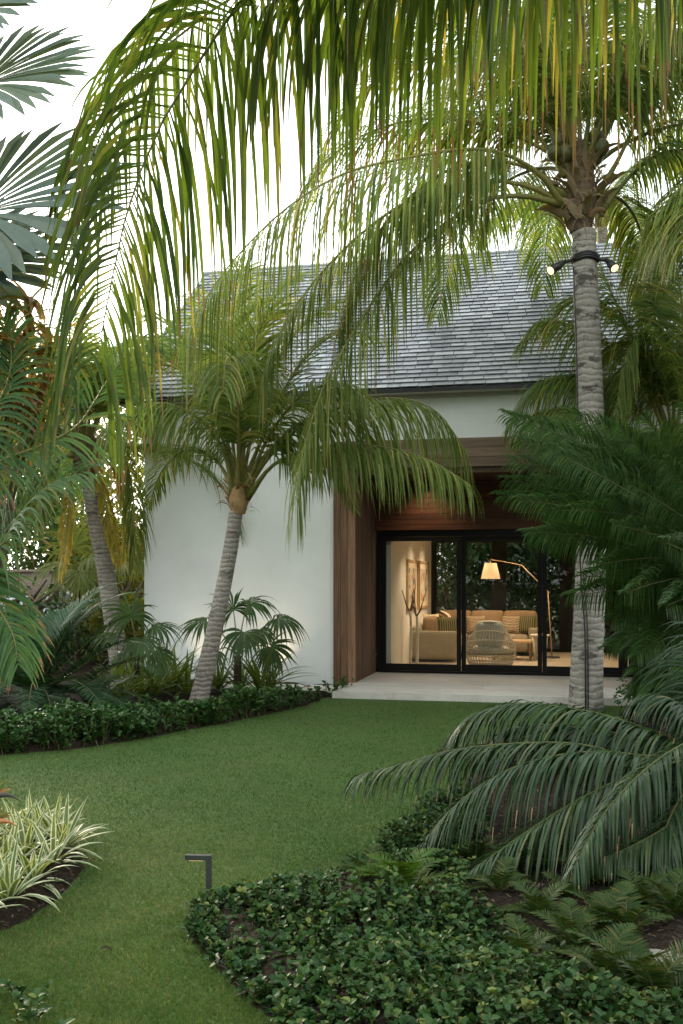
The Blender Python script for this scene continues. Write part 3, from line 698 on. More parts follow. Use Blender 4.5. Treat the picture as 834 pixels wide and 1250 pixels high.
# mulch chips on the open soil
g = Geo(); r = rng(12); x = []; y = []
for poly, n, (xa, xb), (ya, yb) in ((bedR, 16000, (-1, 4.5), (3.2, 9)), (bedV, 4000, (-2.6, -1.2), (4.3, 7.2))):
    xx = r.uniform(xa, xb, n); yy = r.uniform(ya, yb, n); k = in_poly(xx, yy, poly) | ((dist_edge(xx, yy, poly) < .05) & (r.random(n) < .4)); x.append(xx[k]); y.append(yy[k])
x = np.concatenate(x); y = np.concatenate(y); n = len(x); D = r.normal(size=(n, 3)) * np.array([1, 1, .25])
zz = np.full(n, .02) + np.where(in_poly(x, y, bedR), np.minimum(dist_edge(x, y, bedR) * .5, .09), np.minimum(dist_edge(x, y, bedV) * .5, .06))
g.strips(np.stack([x, y, zz + r.uniform(.0, .025, n)], 1), D, np.array([0, 0, 1.]) + r.normal(size=(n, 3)) * .35, r.uniform(.01, .04, n), r.uniform(.004, .010, n), 0, 1, .1, lambda t: 1., 0, r.random(n))
tag(g.build('mulch', M['chip']), 'dark brown bark mulch scattered over the bare soil of the beds', 'mulch', kind='stuff')

# grass blades, denser towards the viewer as in any close look at turf
g = Geo(); r = rng(21); n = 420000
py = HY + 150 + (1270 - HY - 150) * r.random(n) ** .8; Y = CH * F / (py - HY); px = r.uniform(-60, 894, n)
x = (px - CX) / F * Y
# jitter breaks up any regularity
x += r.normal(0, .03, n); Y += r.normal(0, .03, n)
k = ~(in_poly(x, Y, bedL) | in_poly(x, Y, bedV) | in_poly(x, Y, bedR))
ab = np.stack([(x - AX) * UX + (Y - AY) * UY, (x - AX) * NX + (Y - AY) * NY], 1)
k &= ~((ab[:, 0] > .25) & (ab[:, 1] > -1.35)) & (ab[:, 1] < -.3)
x, Y = x[k], Y[k]; n = len(x)
worn = .6 * np.sin(x * 2.1 + 1.3 * np.sin(Y * 1.7)) * np.sin(Y * 1.3 + 2 * np.sin(x * .9)) + .5 * np.sin(x * 6.3 + 2 * np.sin(Y * 3.1)) * np.sin(Y * 4.7 + 1.5 * np.sin(x * 2.9)) + .5 * np.clip(1 - np.hypot(x + 1.0, (Y - 6.2) * .8) / 1.1, 0, 1) * 2
tint = np.clip(r.beta(2, 3, n) + .20 * worn + .4 * (r.random(n) < .05), 0, 1)
D = np.stack([r.normal(0, .75, n), r.normal(0, .75, n), np.ones(n)], 1)
g.strips(np.stack([x, Y, np.full(n, -.004)], 1), D, r.normal(size=(n, 3)), r.uniform(.010, .030, n) * (1 + .05 * (Y - 4)), .0030 * (1 + .16 * (Y - 4)), .6, 1, .0, lambda t: 1 - .8 * t, 0, tint)
tag(g.build('grass', M['grass']), 'short mown green grass blades covering the lawn', 'grass', kind='stuff')

def ground_cover(name, poly, m, seed, stems, leafl, hmin, hmax, label, box, per=13, edge=.16, wr=.62, avoid=None):
    r = rng(seed); (xa, xb), (ya, yb) = box
    x = r.uniform(xa, xb, stems); y = r.uniform(ya, yb, stems)
    k = in_poly(x, y, poly)
    if avoid is not None: k &= ~avoid(x, y)
    x, y = x[k], y[k]; d = dist_edge(x, y, poly)
    hs = (hmin + (hmax - hmin) * (.5 + .28 * np.sin(x * 4.1 + 1.1 * np.sin(y * 3)) + .22 * np.sin(y * 5.3 + x))) * np.clip(.55 + d / edge * .45, 0, 1) * r.uniform(.75, 1.15, len(x))
    g = Geo(); ns = len(x)
    lean = np.stack([r.normal(0, .3, ns), r.normal(0, .3, ns), np.ones(ns)], 1); lean = nrm(lean)
    g.strips(np.stack([x, y, np.zeros(ns)], 1), lean, r.normal(size=(ns, 3)), hs, .008, 0, 1, 0, lambda t: 1., 1, .4)
    s = r.uniform(.12, 1.0, (ns, per)); s[:, :4] = r.uniform(.9, 1.03, (ns, 4)); base = np.stack([x, y, np.zeros(ns)], 1)[:, None] + lean[:, None] * (hs[:, None] * s)[..., None]
    a = np.arange(per) * 2.4 + r.uniform(0, 6.28, (ns, 1)); el = r.normal(.55, .38, (ns, per))
    D = np.stack([np.cos(a) * np.cos(el), np.sin(a) * np.cos(el), np.sin(el)], -1)
    tint = np.clip(r.normal(.42, .14, (ns, 1)) + r.normal(0, .14, (ns, per)) + .25 * (s > .96) * (r.random((ns, 1)) < .3), 0, 1)
    N = np.array([0, 0, 1.]) + r.normal(size=(ns * per, 3)) * .3
    L = leafl * r.uniform(.65, 1.25, ns * per)
    g.strips(base.reshape(-1, 3), D.reshape(-1, 3), N, L, L * wr, .35, 3, .28, PROF_OVAL, 0, tint.ravel())
    return tag(g.build(name, [m, M['rachis_dark']]), label, 'ground cover', kind='stuff')
# open soil under the low palm on the right
soilgap = smooth_poly([G(590, 1150), G(560, 1090), G(590, 1040), G(720, 1010), G(1000, 1000), G(1000, 1230), G(760, 1190), G(650, 1165)], 30)
ground_cover('ground_cover', bedR, M['cover'], 31, 12000, .034, .10, .27, 'glossy dark green rounded ground cover filling the front right bed', ((-1.1, 2.8), (3.0, 7.6)), 19, .22, .74,
             avoid=lambda x, y: in_poly(x, y, soilgap) | (np.hypot(x - G(480, 1110)[0], y - G(480, 1110)[1]) < .36) | ((x > 1.0) & (y > 5.6)) | ((np.abs(x - G(252, 1112)[0]) < .05) & (y < G(252, 1112)[1] + .05) & (y > G(252, 1112)[1] - .13)))
ground_cover('ground_cover', bedB, M['cover'], 32, 420, .042, .02, .10, 'small dark leafy creeper at the near left edge of the lawn', ((-2, 0), (2.6, 4.6)), 9, .1)
hedge_front = [G(-140, 936), G(0, 922), G(100, 914), G(200, 897), G(300, 878), G(370, 862), G(398, 852)]
hp_ = smooth_poly([(x + .02, y + .02) for x, y in hedge_front], 30)
hedge_poly = hp_ + [(x + .45, y + 1.15) for x, y in hp_[::-1][2:]]
hedge_poly = [p for p in hedge_poly]
ground_cover('low_hedge', hedge_poly, M['hedge'], 33, 15000, .058, .26, .42, 'dark green low hedge edging the curved back of the lawn', ((-7, .5), (9, 15.5)), 14, .06)

# ------------------------------------------------------------------ coconut palms
def palm_boot(g, c, r0, h, seed, n=26, mats=(0, 1)):
    """torn leaf bases and fibre wrapped round the trunk top"""
    r = rng(seed); c = np.asarray(c, float); a = r.uniform(0, 6.28, n); z = r.uniform(-.1, .85, n) * h
    B = c + np.stack([np.cos(a) * r0 * (1 - .3 * z / h), np.sin(a) * r0 * (1 - .3 * z / h), z], 1)
    D = np.stack([np.cos(a) * .45, np.sin(a) * .45, np.full(n, 1.)], 1) + r.normal(0, .35, (n, 3))
    g.strips(B, D, np.stack([np.cos(a), np.sin(a), np.full(n, .2)], 1), r.uniform(.25, .6, n) * h, r.uniform(.05, .13, n), r.uniform(.1, 1.3, n), 5, -.5, PROF_STRAP, mats[0], r.random(n))
    nn = n * 4; a = r.uniform(0, 6.28, nn); z = r.uniform(-.1, 1, nn) * h
    B = c + np.stack([np.cos(a) * r0 * 1.02, np.sin(a) * r0 * 1.02, z], 1)
    g.strips(B, r.normal(0, 1, (nn, 3)) + np.stack([np.cos(a), np.sin(a), np.zeros(nn)], 1) * .6, r.normal(size=(nn, 3)), r.uniform(.1, .32, nn), r.uniform(.006, .02, nn), 1.2, 3, .1, None, mats[0], r.random(nn))

# big palm on the right
D1 = 13.4
tb = P(715, 868, D1); tb[2] = 0
p1 = thing('coconut_palm', tuple(tb), 'tall coconut palm carrying two spotlights, in front of the right side of the doors', 'palm tree', 'coconut palms')
p1pts = [P(715, 870, D1), P(717, 800, D1), P(721, 700, D1), P(722, 560, D1), P(719, 440, D1), P(715, 350, D1), P(713, 282, D1)]; p1pts[0][2] = -.03
g = Geo(); trunk_geo(g, p1pts, .225, .158, 1, .085, flare=1.06); g.build('trunk', M['bark_pale'], p1, origin=tb)
c1 = P(709, 240, D1)
g = Geo(); g.lathe([(.14, -.48), (.18, -.3), (.22, -.1), (.20, .15), (.14, .4), (.06, .75)], tuple(c1), 16, 1); palm_boot(g, c1 + np.array([0, 0, -.35]), .22, .95, 4, 60)
g.build('leaf_base', [M['straw'], M['fibre']], p1, origin=tb)
for k, (px, py) in enumerate(((682, 172), (690, 186), (727, 168), (735, 180), (728, 190), (676, 186))):
    g = Geo(); q = P(px, py, D1 - .05 - .1 * (k % 2)); g.lathe([(.002, .12), (.06, .1), (.10, .03), (.095, -.05), (.05, -.11), (.002, -.125)], tuple(q), 12); g.build('coconut', M['coconut'], p1, origin=tb)
def PP(lst, D, dd):     # photo points to a frond path, depth running from D to D + dd
    n = len(lst) - 1; return [P(x, y, D + dd * (i / n) ** 1.2) for i, (x, y) in enumerate(lst)]
def palm_frond(palm, org, ctrl, m='coco', **kw):
    g = Geo(); frond(g, ctrl, **kw); return g.build('frond', [M[m], M['rachis']], palm, origin=org)
big = dict(n=128, Lmax=1.15, W=.032, droop=1.3, jit=.16, pet=.2, r0=.036, lift=.15, fwd=.6, segs=6)
explicit = [
    ([(694, 262), (664, 218), (622, 190), (572, 182), (500, 192), (420, 212), (345, 258), (275, 330), (228, 402)], D1, -2.4, dict(droop=2.4, Lmax=1.8, hang=.75, tip=.6, n=140)),
    ([(694, 244), (652, 208), (592, 196), (532, 216), (474, 268), (434, 335), (414, 405)], D1, -1.2, dict(droop=2.2, Lmax=1.3, hang=.6, tip=.5, tbias=.1)),
    ([(692, 250), (640, 226), (570, 222), (490, 250), (412, 312), (350, 390), (318, 465)], D1, -1.7, dict(droop=2.2, Lmax=1.35, hang=.6, tip=.5, tbias=.05)),
    ([(690, 252), (648, 240), (596, 243), (545, 272), (492, 318), (440, 392), (396, 470), (368, 560), (362, 612)], D1, -2.2, dict(droop=1.9, Lmax=1.35, tbias=.08, hang=.5, tip=.5, n=130)),
    ([(702, 200), (694, 130), (684, 60), (668, -20), (640, -90), (600, -130)], D1, .8, {}),
    ([(716, 200), (735, 130), (765, 60), (810, 10), (860, -20), (920, -20)], D1, .5, {}),
    ([(728, 240), (752, 200), (782, 140), (812, 90), (850, 60), (900, 80), (940, 150)], D1, -.8, dict(droop=1.8)),
    ([(732, 262), (760, 225), (800, 190), (845, 185), (890, 215), (930, 290)], D1, -.5, dict(droop=1.8)),
    ([(694, 205), (660, 140), (610, 90), (540, 70), (470, 90), (410, 150), (380, 220)], D1, 1.0, {}),
    ([(692, 215), (650, 160), (600, 140), (550, 165), (510, 225), (490, 290)], D1, 1.6, {}),
    ([(700, 205), (672, 110), (630, 30), (570, -30), (500, -50), (430, -20)], D1, .4, {}),
    ([(712, 200), (722, 110), (720, 30), (700, -60), (660, -140)], D1, -1.2, {}),
    ([(722, 205), (760, 130), (820, 90), (880, 100), (930, 160)], D1, 1.8, {}),
    ([(700, 230), (690, 180), (660, 150), (625, 170), (600, 230), (585, 300)], D1, 2.0, dict(Lmax=.8)),
    ([(725, 250), (750, 240), (775, 265), (790, 320), (795, 400)], D1, 2.0, dict(Lmax=.8)),
    ([(704, 205), (690, 140), (672, 80), (640, 40), (590, 40), (550, 90)], D1, -1.8, dict(droop=1.8, tbias=.05)),
    ([(714, 205), (742, 130), (780, 60), (830, 40), (880, 80)], D1, -1.8, dict(droop=1.8, tbias=.08)),
    ([(708, 200), (708, 120), (712, 40), (722, -40)], D1, .3, {}), ([(698, 205), (676, 130), (650, 60), (610, -10)], D1, .9, {}), ([(720, 205), (748, 140), (790, 60), (830, -30)], D1, .9, {}),
]
for k, (lst, D, dd, kw) in enumerate(explicit):
    a = dict(big); a.update(kw); palm_frond(p1, tb, PP(lst, D, dd), 'coco', seed=100 + k, **a)
for k in (0, 1, 2, 3, 8, 9, 10):
    palm_frond(p1, tb, arc(c1 + np.array([0, 0, .3]), [.6, 2.3, 1.5, 2.9, 3.5, 4.1, 5.6, -.3, 2.0, 3.2, .2][k], R([62, 66, 40, 78, 60, 74, 70, 55, 30, 35, 40][k]), R([110, 110, 110, 110, 100, 95, 100, 110, 105, 105, 105][k]), 4.6), 'coco', seed=150 + k, **big)
# black cable down the trunk, strap and two floods
g = Geo(); cb = [P(697 if y < 660 else 711, y, D1 - .24) for y in (330, 400, 460, 520)]
cb = [P(700, 325, D1 - .13), P(703, 400, D1 - .13), P(705, 470, D1 - .14), P(706, 560, D1 - .15), P(709, 700, D1 - .20), P(714, 770, D1 - .222), P(715, 866, D1 - .235)]
g.tube(catmull(cb, 30)[0], .011, 6); g.tube([p + np.array([.035, 0, 0]) for p in catmull(cb[4:], 10)[0]], .008, 6)
o = g.build('power_cable', M['black'], None, origin=cb[-1]); tag(o, 'black electric cable running down the big palm trunk to the ground', 'cable')
def flood(px, py, bx, by, sgn, label):
    a = P(px, py, D1 - .2); b = P(bx, by, D1 - .32); t = thing('spotlight', tuple(a), label, 'spotlight', 'spotlights strapped to the palm'); d = nrm(b - a)
    g = Geo(); g.tube([a - d * .02, a + d * .06, a + d * .10, b], [.03, .035, .052, .058], 14); g.tube([b - d * .01, b + d * .012], .064, 14); g.build('body', M['black'], t, origin=a)
    g = Geo(); g.tube([P(714 + sgn * 12, 316, D1 - .08), a], .022, 8); g.build('bracket', M['black'], t, origin=a)
    g = Geo(); n = 14; ang = np.arange(n) * 2 * np.pi / n; ref = nrm(np.cross(d, [0, 0, 1.])); up = np.cross(ref, d)
    g.tube([b + d * .012, b + d * .016, b + d * .02], [.054, .053, .03], 14); g.build('lamp_lens', M['bulb'], t, origin=a)
flood(689, 320, 673, 330, -1, 'left black spotlight strapped to the big palm trunk with its lamp lit')
flood(741, 318, 750, 327, 1, 'right black spotlight strapped to the big palm trunk with its lamp lit')
g = Geo(); sc_ = P(714, 316, D1); ang = np.linspace(0, 2 * np.pi, 33)
for dz in (-.03, 0, .03): g.tube([sc_ + np.array([.175 * math.cos(x), .175 * math.sin(x), dz + .012 * math.sin(3 * x)]) for x in ang], .022, 6, cap=False)
o = g.build('trunk_strap', M['black'], None, origin=sc_); tag(o, 'black strap wound round the big palm trunk between the spotlights', 'strap')

# small palm in the left bed
D2 = 13.3
tb = P(241, 866, D2); tb[2] = 0
p2 = thing('coconut_palm', tuple(tb), 'small leaning coconut palm with a slim trunk in front of the white wall', 'palm tree', 'coconut palms')
p2pts = [P(240, 872, D2), P(252, 815, D2), P(264, 760, D2), P(276, 700, D2), P(284, 655, D2), P(288, 625, D2)]; p2pts[0][2] = -.03
g = Geo(); trunk_geo(g, p2pts, .128, .092, 2, .06, flare=1.15); g.build('trunk', M['bark'], p2, origin=tb)
c2 = P(291, 600, D2)
g = Geo(); g.lathe([(.092, -.30), (.118, -.22), (.13, -.12), (.10, .02), (.03, .12)], tuple(c2), 14, 1); palm_boot(g, c2 + np.array([0, 0, -.22]), .15, .55, 8, 14)
g.build('leaf_base', [M['sheath'], M['sheath']], p2, origin=tb)
sm = dict(n=78, Lmax=.88, W=.029, droop=.6, jit=.15, pet=.2, r0=.034, lift=.2, fwd=.8)
for k, (lst, dd, kw) in enumerate([
    ([(284, 605), (276, 560), (258, 525), (226, 500), (190, 492), (155, 502), (125, 530)], -.6, dict(droop=2.0, Lmax=1.05, hang=.5, tip=.5, n=110, W=.022)),
    ([(300, 605), (322, 560), (362, 520), (420, 496), (480, 486), (530, 500), (566, 545)], -.9, dict(droop=2.2, Lmax=1.2, hang=.6, tip=.6, n=105)),
    ([(302, 608), (336, 566), (395, 545), (460, 545), (520, 560), (572, 590)], -1.6, dict(droop=2.1, Lmax=1.0, hang=.5, tip=.5, n=100)),
    ([(288, 595), (278, 540), (260, 480), (236, 430), (205, 395), (170, 385)], .6, {}),
    ([(292, 595), (296, 530), (302, 460), (314, 400), (336, 355), (366, 335)], .8, {}),
    ([(296, 595), (318, 540), (345, 480), (380, 430), (420, 405), (462, 415)], .8, {}),
    ([(289, 598), (284, 535), (277, 460), (262, 400), (236, 360)], 1.4, {}),
    ([(294, 598), (308, 530), (334, 450), (372, 395), (410, 370)], .2, {}), ([(288, 598), (270, 530), (240, 470), (205, 440), (170, 445), (140, 480)], .1, {}), ([(292, 598), (290, 520), (282, 440), (284, 380), (300, 330)], .3, {}), ([(298, 600), (340, 545), (390, 510), (440, 520), (480, 570)], .4, {}),
    ([(291, 598), (292, 530), (290, 470), (284, 440), (276, 440), (272, 480)], -2.0, dict(droop=1.6)),
    ([(296, 600), (325, 555), (370, 545), (410, 575), (432, 620)], 1.0, dict(Lmax=.6)),
    ([(287, 600), (262, 560), (226, 550), (198, 575), (182, 615)], 1.0, dict(Lmax=.6)),
    ([(298, 602), (330, 530), (372, 480), (420, 470), (462, 500)], -1.3, dict(droop=1.8)),
    ([(293, 595), (300, 525), (304, 455), (318, 400), (345, 370)], -.6, {})]):
    a = dict(sm); a.update(kw); palm_frond(p2, tb, PP(lst, D2, dd), 'coco', seed=200 + k, **a)

# palm on the far left with dying gold fronds
D3 = 16.4
tb = P(151, 838, D3); tb[2] = 0
p3 = thing('coconut_palm', tuple(tb), 'grey trunked coconut palm with hanging golden fronds left of the white wall', 'palm tree', 'coconut palms')
g = Geo(); trunk_geo(g, [tb, P(140, 770, D3), P(128, 690, D3), P(116, 630, D3), P(107, 580, D3)], .165, .125, 3, .07); g.build('trunk', M['bark'], p3, origin=tb)
c3 = P(104, 555, D3)
g = Geo(); g.lathe([(.135, -.4), (.2, -.2), (.2, .1), (.1, .5)], tuple(c3), 14, 1); palm_boot(g, c3 + np.array([0, 0, -.3]), .2, .7, 18, 16); g.build('leaf_base', [M['straw'], M['fibre']], p3, origin=tb)
for k, (lst, dd, m) in enumerate([
    ([(110, 560), (130, 545), (150, 555), (162, 600), (165, 660), (163, 690)], -.6, 'coco'), ([(98, 562), (88, 580), (84, 620), (80, 670), (74, 705)], -.8, 'coco_gold'),
    ([(106, 565), (118, 575), (128, 610), (138, 660), (144, 690)], -.6, 'coco_gold'), ([(95, 555), (70, 530), (40, 530), (10, 560), (-10, 610)], -.3, 'coco'),
    ([(104, 545), (110, 500), (125, 450), (150, 420), (190, 410)], .4, 'coco'), ([(100, 545), (90, 490), (70, 440), (40, 410), (0, 410)], .4, 'coco'),
    ([(108, 550), (135, 520), (165, 510), (195, 530), (215, 575)], .8, 'coco'), ([(104, 545), (104, 490), (98, 430), (86, 380)], 1.0, 'coco'),
    ([(108, 556), (128, 560), (146, 590), (154, 640), (150, 690)], .9, 'coco_gold'), ([(98, 556), (72, 560), (52, 590), (42, 640)], -.9, 'coco'),
    ([(102, 548), (120, 470), (150, 440), (172, 470), (180, 530)], -1.2, 'coco'), ([(102, 548), (80, 480), (50, 470), (26, 500), (16, 560)], -1.2, 'coco')]):
    a = dict(sm); a.update(dict(Lmax=.8, W=.034, droop=1.8, n=100, tbias=.08))
    if m == 'coco_gold': a.update(Lmax=.36, n=60)
    palm_frond(p3, tb, PP(lst, D3, dd), m, seed=300 + k, **a)

for k in range(14): palm_frond(p3, tb, arc(c3, k * 2.4, R(15 + 60 * ((k * .38) % 1)), R(100), 3.3), 'coco' if k % 3 else 'coco_dark', seed=330 + k, **{**sm, 'Lmax': .85, 'W': .032, 'n': 90, 'tbias': .05})

# palms standing behind the big one on the right
def rear_palm(px, py, D, basey, label, seed, m, n, ln, lo=-25, hi=75, lf=.9, cap=1.):
    c = P(px, py, D); tb = np.array([c[0] + .3, D, 0.]); t = thing('coconut_palm', tuple(tb), label, 'palm tree', 'coconut palms'); r = rng(seed)
    g = Geo(); trunk_geo(g, [tb, (tb + c) / 2 + np.array([.1, 0, 0]), c + np.array([0, 0, -.3])], .2, .14, seed, .1); g.build('trunk', M['bark'], t, origin=tb)
    g = Geo(); g.lathe([(.13, -.4), (.2, -.2), (.2, .1), (.1, .5)], tuple(c), 12, 1); palm_boot(g, c + np.array([0, 0, -.3]), .2, .7, seed, 12); g.build('leaf_base', [M['straw'], M['fibre']], t, origin=tb)
    for k in range(n):
        az = 2 * math.pi * (k * .618 + r.uniform(-.05, .05)); e = R(lo + (hi - lo) * ((k * .38) % 1)); 
        palm_frond(t, tb, arc(c, az, e, R(95 - 25 * (e < 0)), ln * r.uniform(.85, 1.1) * (cap if math.cos(az) < -.25 else 1)), m if r.random() > .2 else 'coco', seed=seed * 10 + k, n=74, Lmax=lf, W=.04, droop=1.5, pet=.2, r0=.034, lift=.1, fwd=.6, tbias=r.uniform(-.05, .1))
rear_palm(735, 262, 27.5, 0, 'coconut palm beyond the roof, directly behind the spotlit palm', 41, 'coco_dark', 15, 4.6, lf=1.1)
rear_palm(985, 230, 11.6, 0, 'yellowing coconut palm at the right edge whose fronds hang beside the spotlit palm', 42, 'coco', 17, 4.0, lf=1.1, cap=.58)
rear_palm(862, 470, 20.5, 0, 'low dark coconut palm beyond the right end of the house', 43, 'coco_dark', 14, 3.6)
# young palm rising behind the huge cycad
D5 = 14.0; c5 = P(838, 555, D5); tb = np.array([c5[0] + .35, D5, 0.])
p5 = thing('coconut_palm', tuple(tb), 'young coconut palm rising right of the spotlit trunk behind the huge cycad', 'palm tree', 'coconut palms')
g = Geo(); trunk_geo(g, [tb, (tb + c5) / 2, c5 + np.array([0, 0, -.2])], .15, .12, 44, .08); g.build('trunk', M['bark'], p5, origin=tb)
g = Geo(); palm_boot(g, c5 + np.array([0, 0, -.25]), .14, .5, 45, 14); g.build('leaf_base', [M['straw'], M['fibre']], p5, origin=tb)
for k, (lst, dd, kw) in enumerate([
    ([(822, 545), (808, 500), (785, 440), (762, 390), (742, 350), (730, 320)], .2, {}), ([(820, 550), (790, 480), (750, 430), (705, 400), (665, 395), (635, 420)], .2, dict(droop=1.6, tbias=.06)),
    ([(820, 552), (780, 500), (730, 470), (685, 462), (650, 478), (622, 520)], .3, dict(droop=1.8)), ([(818, 556), (770, 525), (715, 505), (665, 505), (630, 530)], .1, dict(droop=1.8)),
    ([(824, 545), (822, 480), (818, 420), (808, 360), (790, 310)], .4, {}), ([(828, 545), (845, 480), (862, 420), (885, 380), (920, 370)], .3, {}),
    ([(826, 545), (832, 470), (835, 410), (830, 350), (820, 300)], -.3, dict(tbias=.08)), ([(830, 550), (870, 510), (915, 500), (960, 530)], 0, dict(droop=1.7)),
    ([(821, 548), (795, 470), (770, 410), (735, 375), (695, 370), (668, 400)], .9, dict(tbias=.05)), ([(824, 548), (812, 480), (790, 430), (772, 420), (760, 450), (752, 510)], -.6, dict(droop=1.7))]):
    a = dict(sm); a.update(dict(n=130, Lmax=.95, W=.03, droop=1.0)); a.update(kw); palm_frond(p5, tb, PP(lst, D5, dd), 'coco' if k % 2 else 'coco_dark', seed=900 + k, **a)

# near palm above the viewer: only its hanging fronds reach into view
tb = np.array([2.7, 3.0, 0.]); c0 = np.array([2.4, 3.2, 7.2])
p0 = thing('coconut_palm', tuple(tb), 'near coconut palm whose long fronds hang across the top of the view', 'palm tree', 'coconut palms')
g = Geo(); trunk_geo(g, [tb, np.array([2.75, 3.05, 2.5]), np.array([2.6, 3.1, 5]), c0 + np.array([0, 0, -.3])], .22, .16, 5); g.build('trunk', M['bark'], p0, origin=tb)
g = Geo(); g.lathe([(.15, -.4), (.22, -.2), (.22, .1), (.1, .5)], tuple(c0), 14, 1); palm_boot(g, c0 + np.array([0, 0, -.3]), .22, .8, 28, 16); g.build('leaf_base', [M['straw'], M['fibre']], p0, origin=tb)
near = dict(n=150, Lmax=1.5, W=.036, droop=2.8, gaps=.06, pet=.2, r0=.03, lift=.1, fwd=.55, segs=8, jit=.14, tip=.5)
N1 = [c0, np.array([1.6, 4.0, 7.7]), P(620, -210, 5.0), P(420, -90, 5.4), P(305, -8, 5.7), P(240, 80, 5.8), P(190, 165, 5.85), P(155, 260, 5.8), P(135, 350, 5.75), P(118, 440, 5.7)]
palm_frond(p0, tb, N1, 'coco_near', seed=1, **{**near, 'n': 165, 'droop': 2.1, 'Lmax': 1.4, 'tip': .62, 'pet': .3, 'brk': .1, 'fwd': .28, 'jit': .18})
N2 = [c0, np.array([1.9, 4.2, 7.6]), P(760, -240, 5.0), P(640, -130, 5.4), P(540, -75, 5.6), P(450, -45, 5.7), P(370, -25, 5.7), P(310, 10, 5.7)]
palm_frond(p0, tb, N2, 'coco_near', seed=2, **{**near, 'tbias': .04, 'Lmax': 1.65})
N3 = [c0, np.array([2.3, 4.4, 7.5]), P(900, -240, 5.6), P(800, -160, 6.0), P(700, -110, 6.2), P(600, -80, 6.3), P(500, -40, 6.3), P(440, 10, 6.3)]
palm_frond(p0, tb, N3, 'coco_near', seed=3, **{**near, 'tbias': .14, 'Lmax': 1.25})
N4 = [c0, np.array([2.7, 4.4, 7.5]), P(1000, -200, 6.2), P(930, -130, 6.9), P(850, -60, 7.3), P(800, 30, 7.5)]
palm_frond(p0, tb, N4, 'coco_near', seed=4, **{**near, 'tbias': .12, 'Lmax': .95})
N5 = [c0, np.array([1.2, 4.3, 7.9]), P(560, -230, 5.6), P(400, -75, 6.0), P(285, -5, 6.3), P(205, 55, 6.5), P(145, 125, 6.6), P(105, 205, 6.6), P(80, 290, 6.5)]
palm_frond(p0, tb, N5, 'coco_near', seed=5, **{**near, 'Lmax': .95, 'fwd': .35, 'pet': .3, 'droop': 2.2, 'W': .03})
for k in range(7):
    az = R([20, 70, 130, 190, 240, 290, 340][k]); palm_frond(p0, tb, arc(c0 + np.array([0, 0, .2]), az if k != 1 else R(100), R(50 + 7 * (k % 3)), R(100), 4.6), 'coco_near', seed=20 + k, **{**near, 'segs': 5, 'n': 60})

# ------------------------------------------------------------------ silver fan palm, top left
tb = np.array([-3.6, 6.6, 0.]); cf = np.array([-3.5, 6.6, 4.3])
t = thing('fan_palm', tuple(tb), 'silver blue fan palm reaching in at the top left', 'palm tree')
g = Geo(); trunk_geo(g, [tb, np.array([-3.55, 6.6, 2]), cf], .2, .17, 6, .1); g.build('trunk', M['bark_dark'], t, origin=tb)
for k, (hx, hy, ox, oy, oz, rad, D) in enumerate([(-30, 262, 1, -.1, .12, 1.14, 6.6), (-24, 105, 1, -.1, .12, .88, 7.0), (-46, 20, 1, -.1, .55, .84, 7.2), (-60, 330, 1, -.2, -.1, .95, 6.9), (-90, 330, 1, -.4, -.35, .8, 6.3), (-240, 150, -1, .2, .3, .9, 6.8), (-200, 50, -.2, .9, .6, .9, 7.4)]):
    hub = P(hx, hy, D); g = Geo()
    fan(g, hub, np.array([ox, oy, oz]), np.array([.1, -.75, .65]), rad, 40, R(115), .18, 60 + k, fuse=.80, petiole=[cf, (cf + hub) / 2 + np.array([0, 0, .12]), hub], cone=.15, pr=.018)
    g.build('fan_leaf', [M['fan_blue'], M['rachis']], t, origin=tb)

# ------------------------------------------------------------------ brown-tipped palm and rust plant at the left edge
tb = np.array([-2.75, 5.9, 0.]); cb_ = P(-95, 640, 5.9)
t = thing('feather_palm', tuple(tb), 'green feather palm with scorched brown leaf tips at the left edge', 'palm tree')
g = Geo(); trunk_geo(g, [tb, (tb + cb_) / 2, cb_], .09, .07, 7, .08); g.build('trunk', M['bark_dark'], t, origin=tb)
bt = dict(n=54, Lmax=.42, W=.024, droop=.9, pet=.1, r0=.016, lift=.25, fwd=.75, segs=6, fold=.25, tip=.45, jit=.12, base_w=.7, uref=(.1, -.75, .65))
for k, (lst, dd) in enumerate([
    ([(-95, 630), (-40, 585), (0, 563), (53, 543), (92, 522), (112, 496), (133, 462), (160, 430), (200, 414)], .3),
    ([(-95, 640), (-50, 670), (-20, 672), (0, 668), (24, 628), (60, 592), (105, 576)], -.2),
    ([(-95, 630), (-50, 560), (-15, 510), (8, 470), (14, 430), (4, 390)], .2),
    ([(-95, 645), (-60, 690), (-20, 720), (14, 770), (22, 810)], -.3),
    ([(-95, 640), (-140, 600), (-220, 590), (-300, 640)], .2), ([(-95, 640), (-110, 560), (-140, 500), (-200, 460)], .4), ([(-95, 640), (-150, 680), (-200, 730), (-240, 800)], 0)]):
    g = Geo(); frond(g, PP(lst, 5.9, dd), seed=400 + k, **bt); g.build('frond', [M['browntip'], M['rachis']], t, origin=tb)
q0 = P(-30, 430, 6.3); tb = np.array([q0[0], q0[1], 0.])
t = thing('dracaena', tuple(tb), 'rust brown strappy leaved shrub at the left edge below the fan palm', 'plant')
g = Geo(); tops = [P(8, 395, 6.3), P(36, 372, 6.4), P(-25, 350, 6.3), P(20, 440, 6.2), P(40, 478, 6.3), P(62, 425, 6.4), P(-10, 420, 6.1), P(-10, 500, 6.4)]
for k, p in enumerate(tops): g.tube(catmull([tb, (tb + p) / 2 + np.array([-.1, 0, .1]), p], 14)[0], np.linspace(.022, .010, 14), 6)
g.build('stem', M['bark_tree'], t, origin=tb)
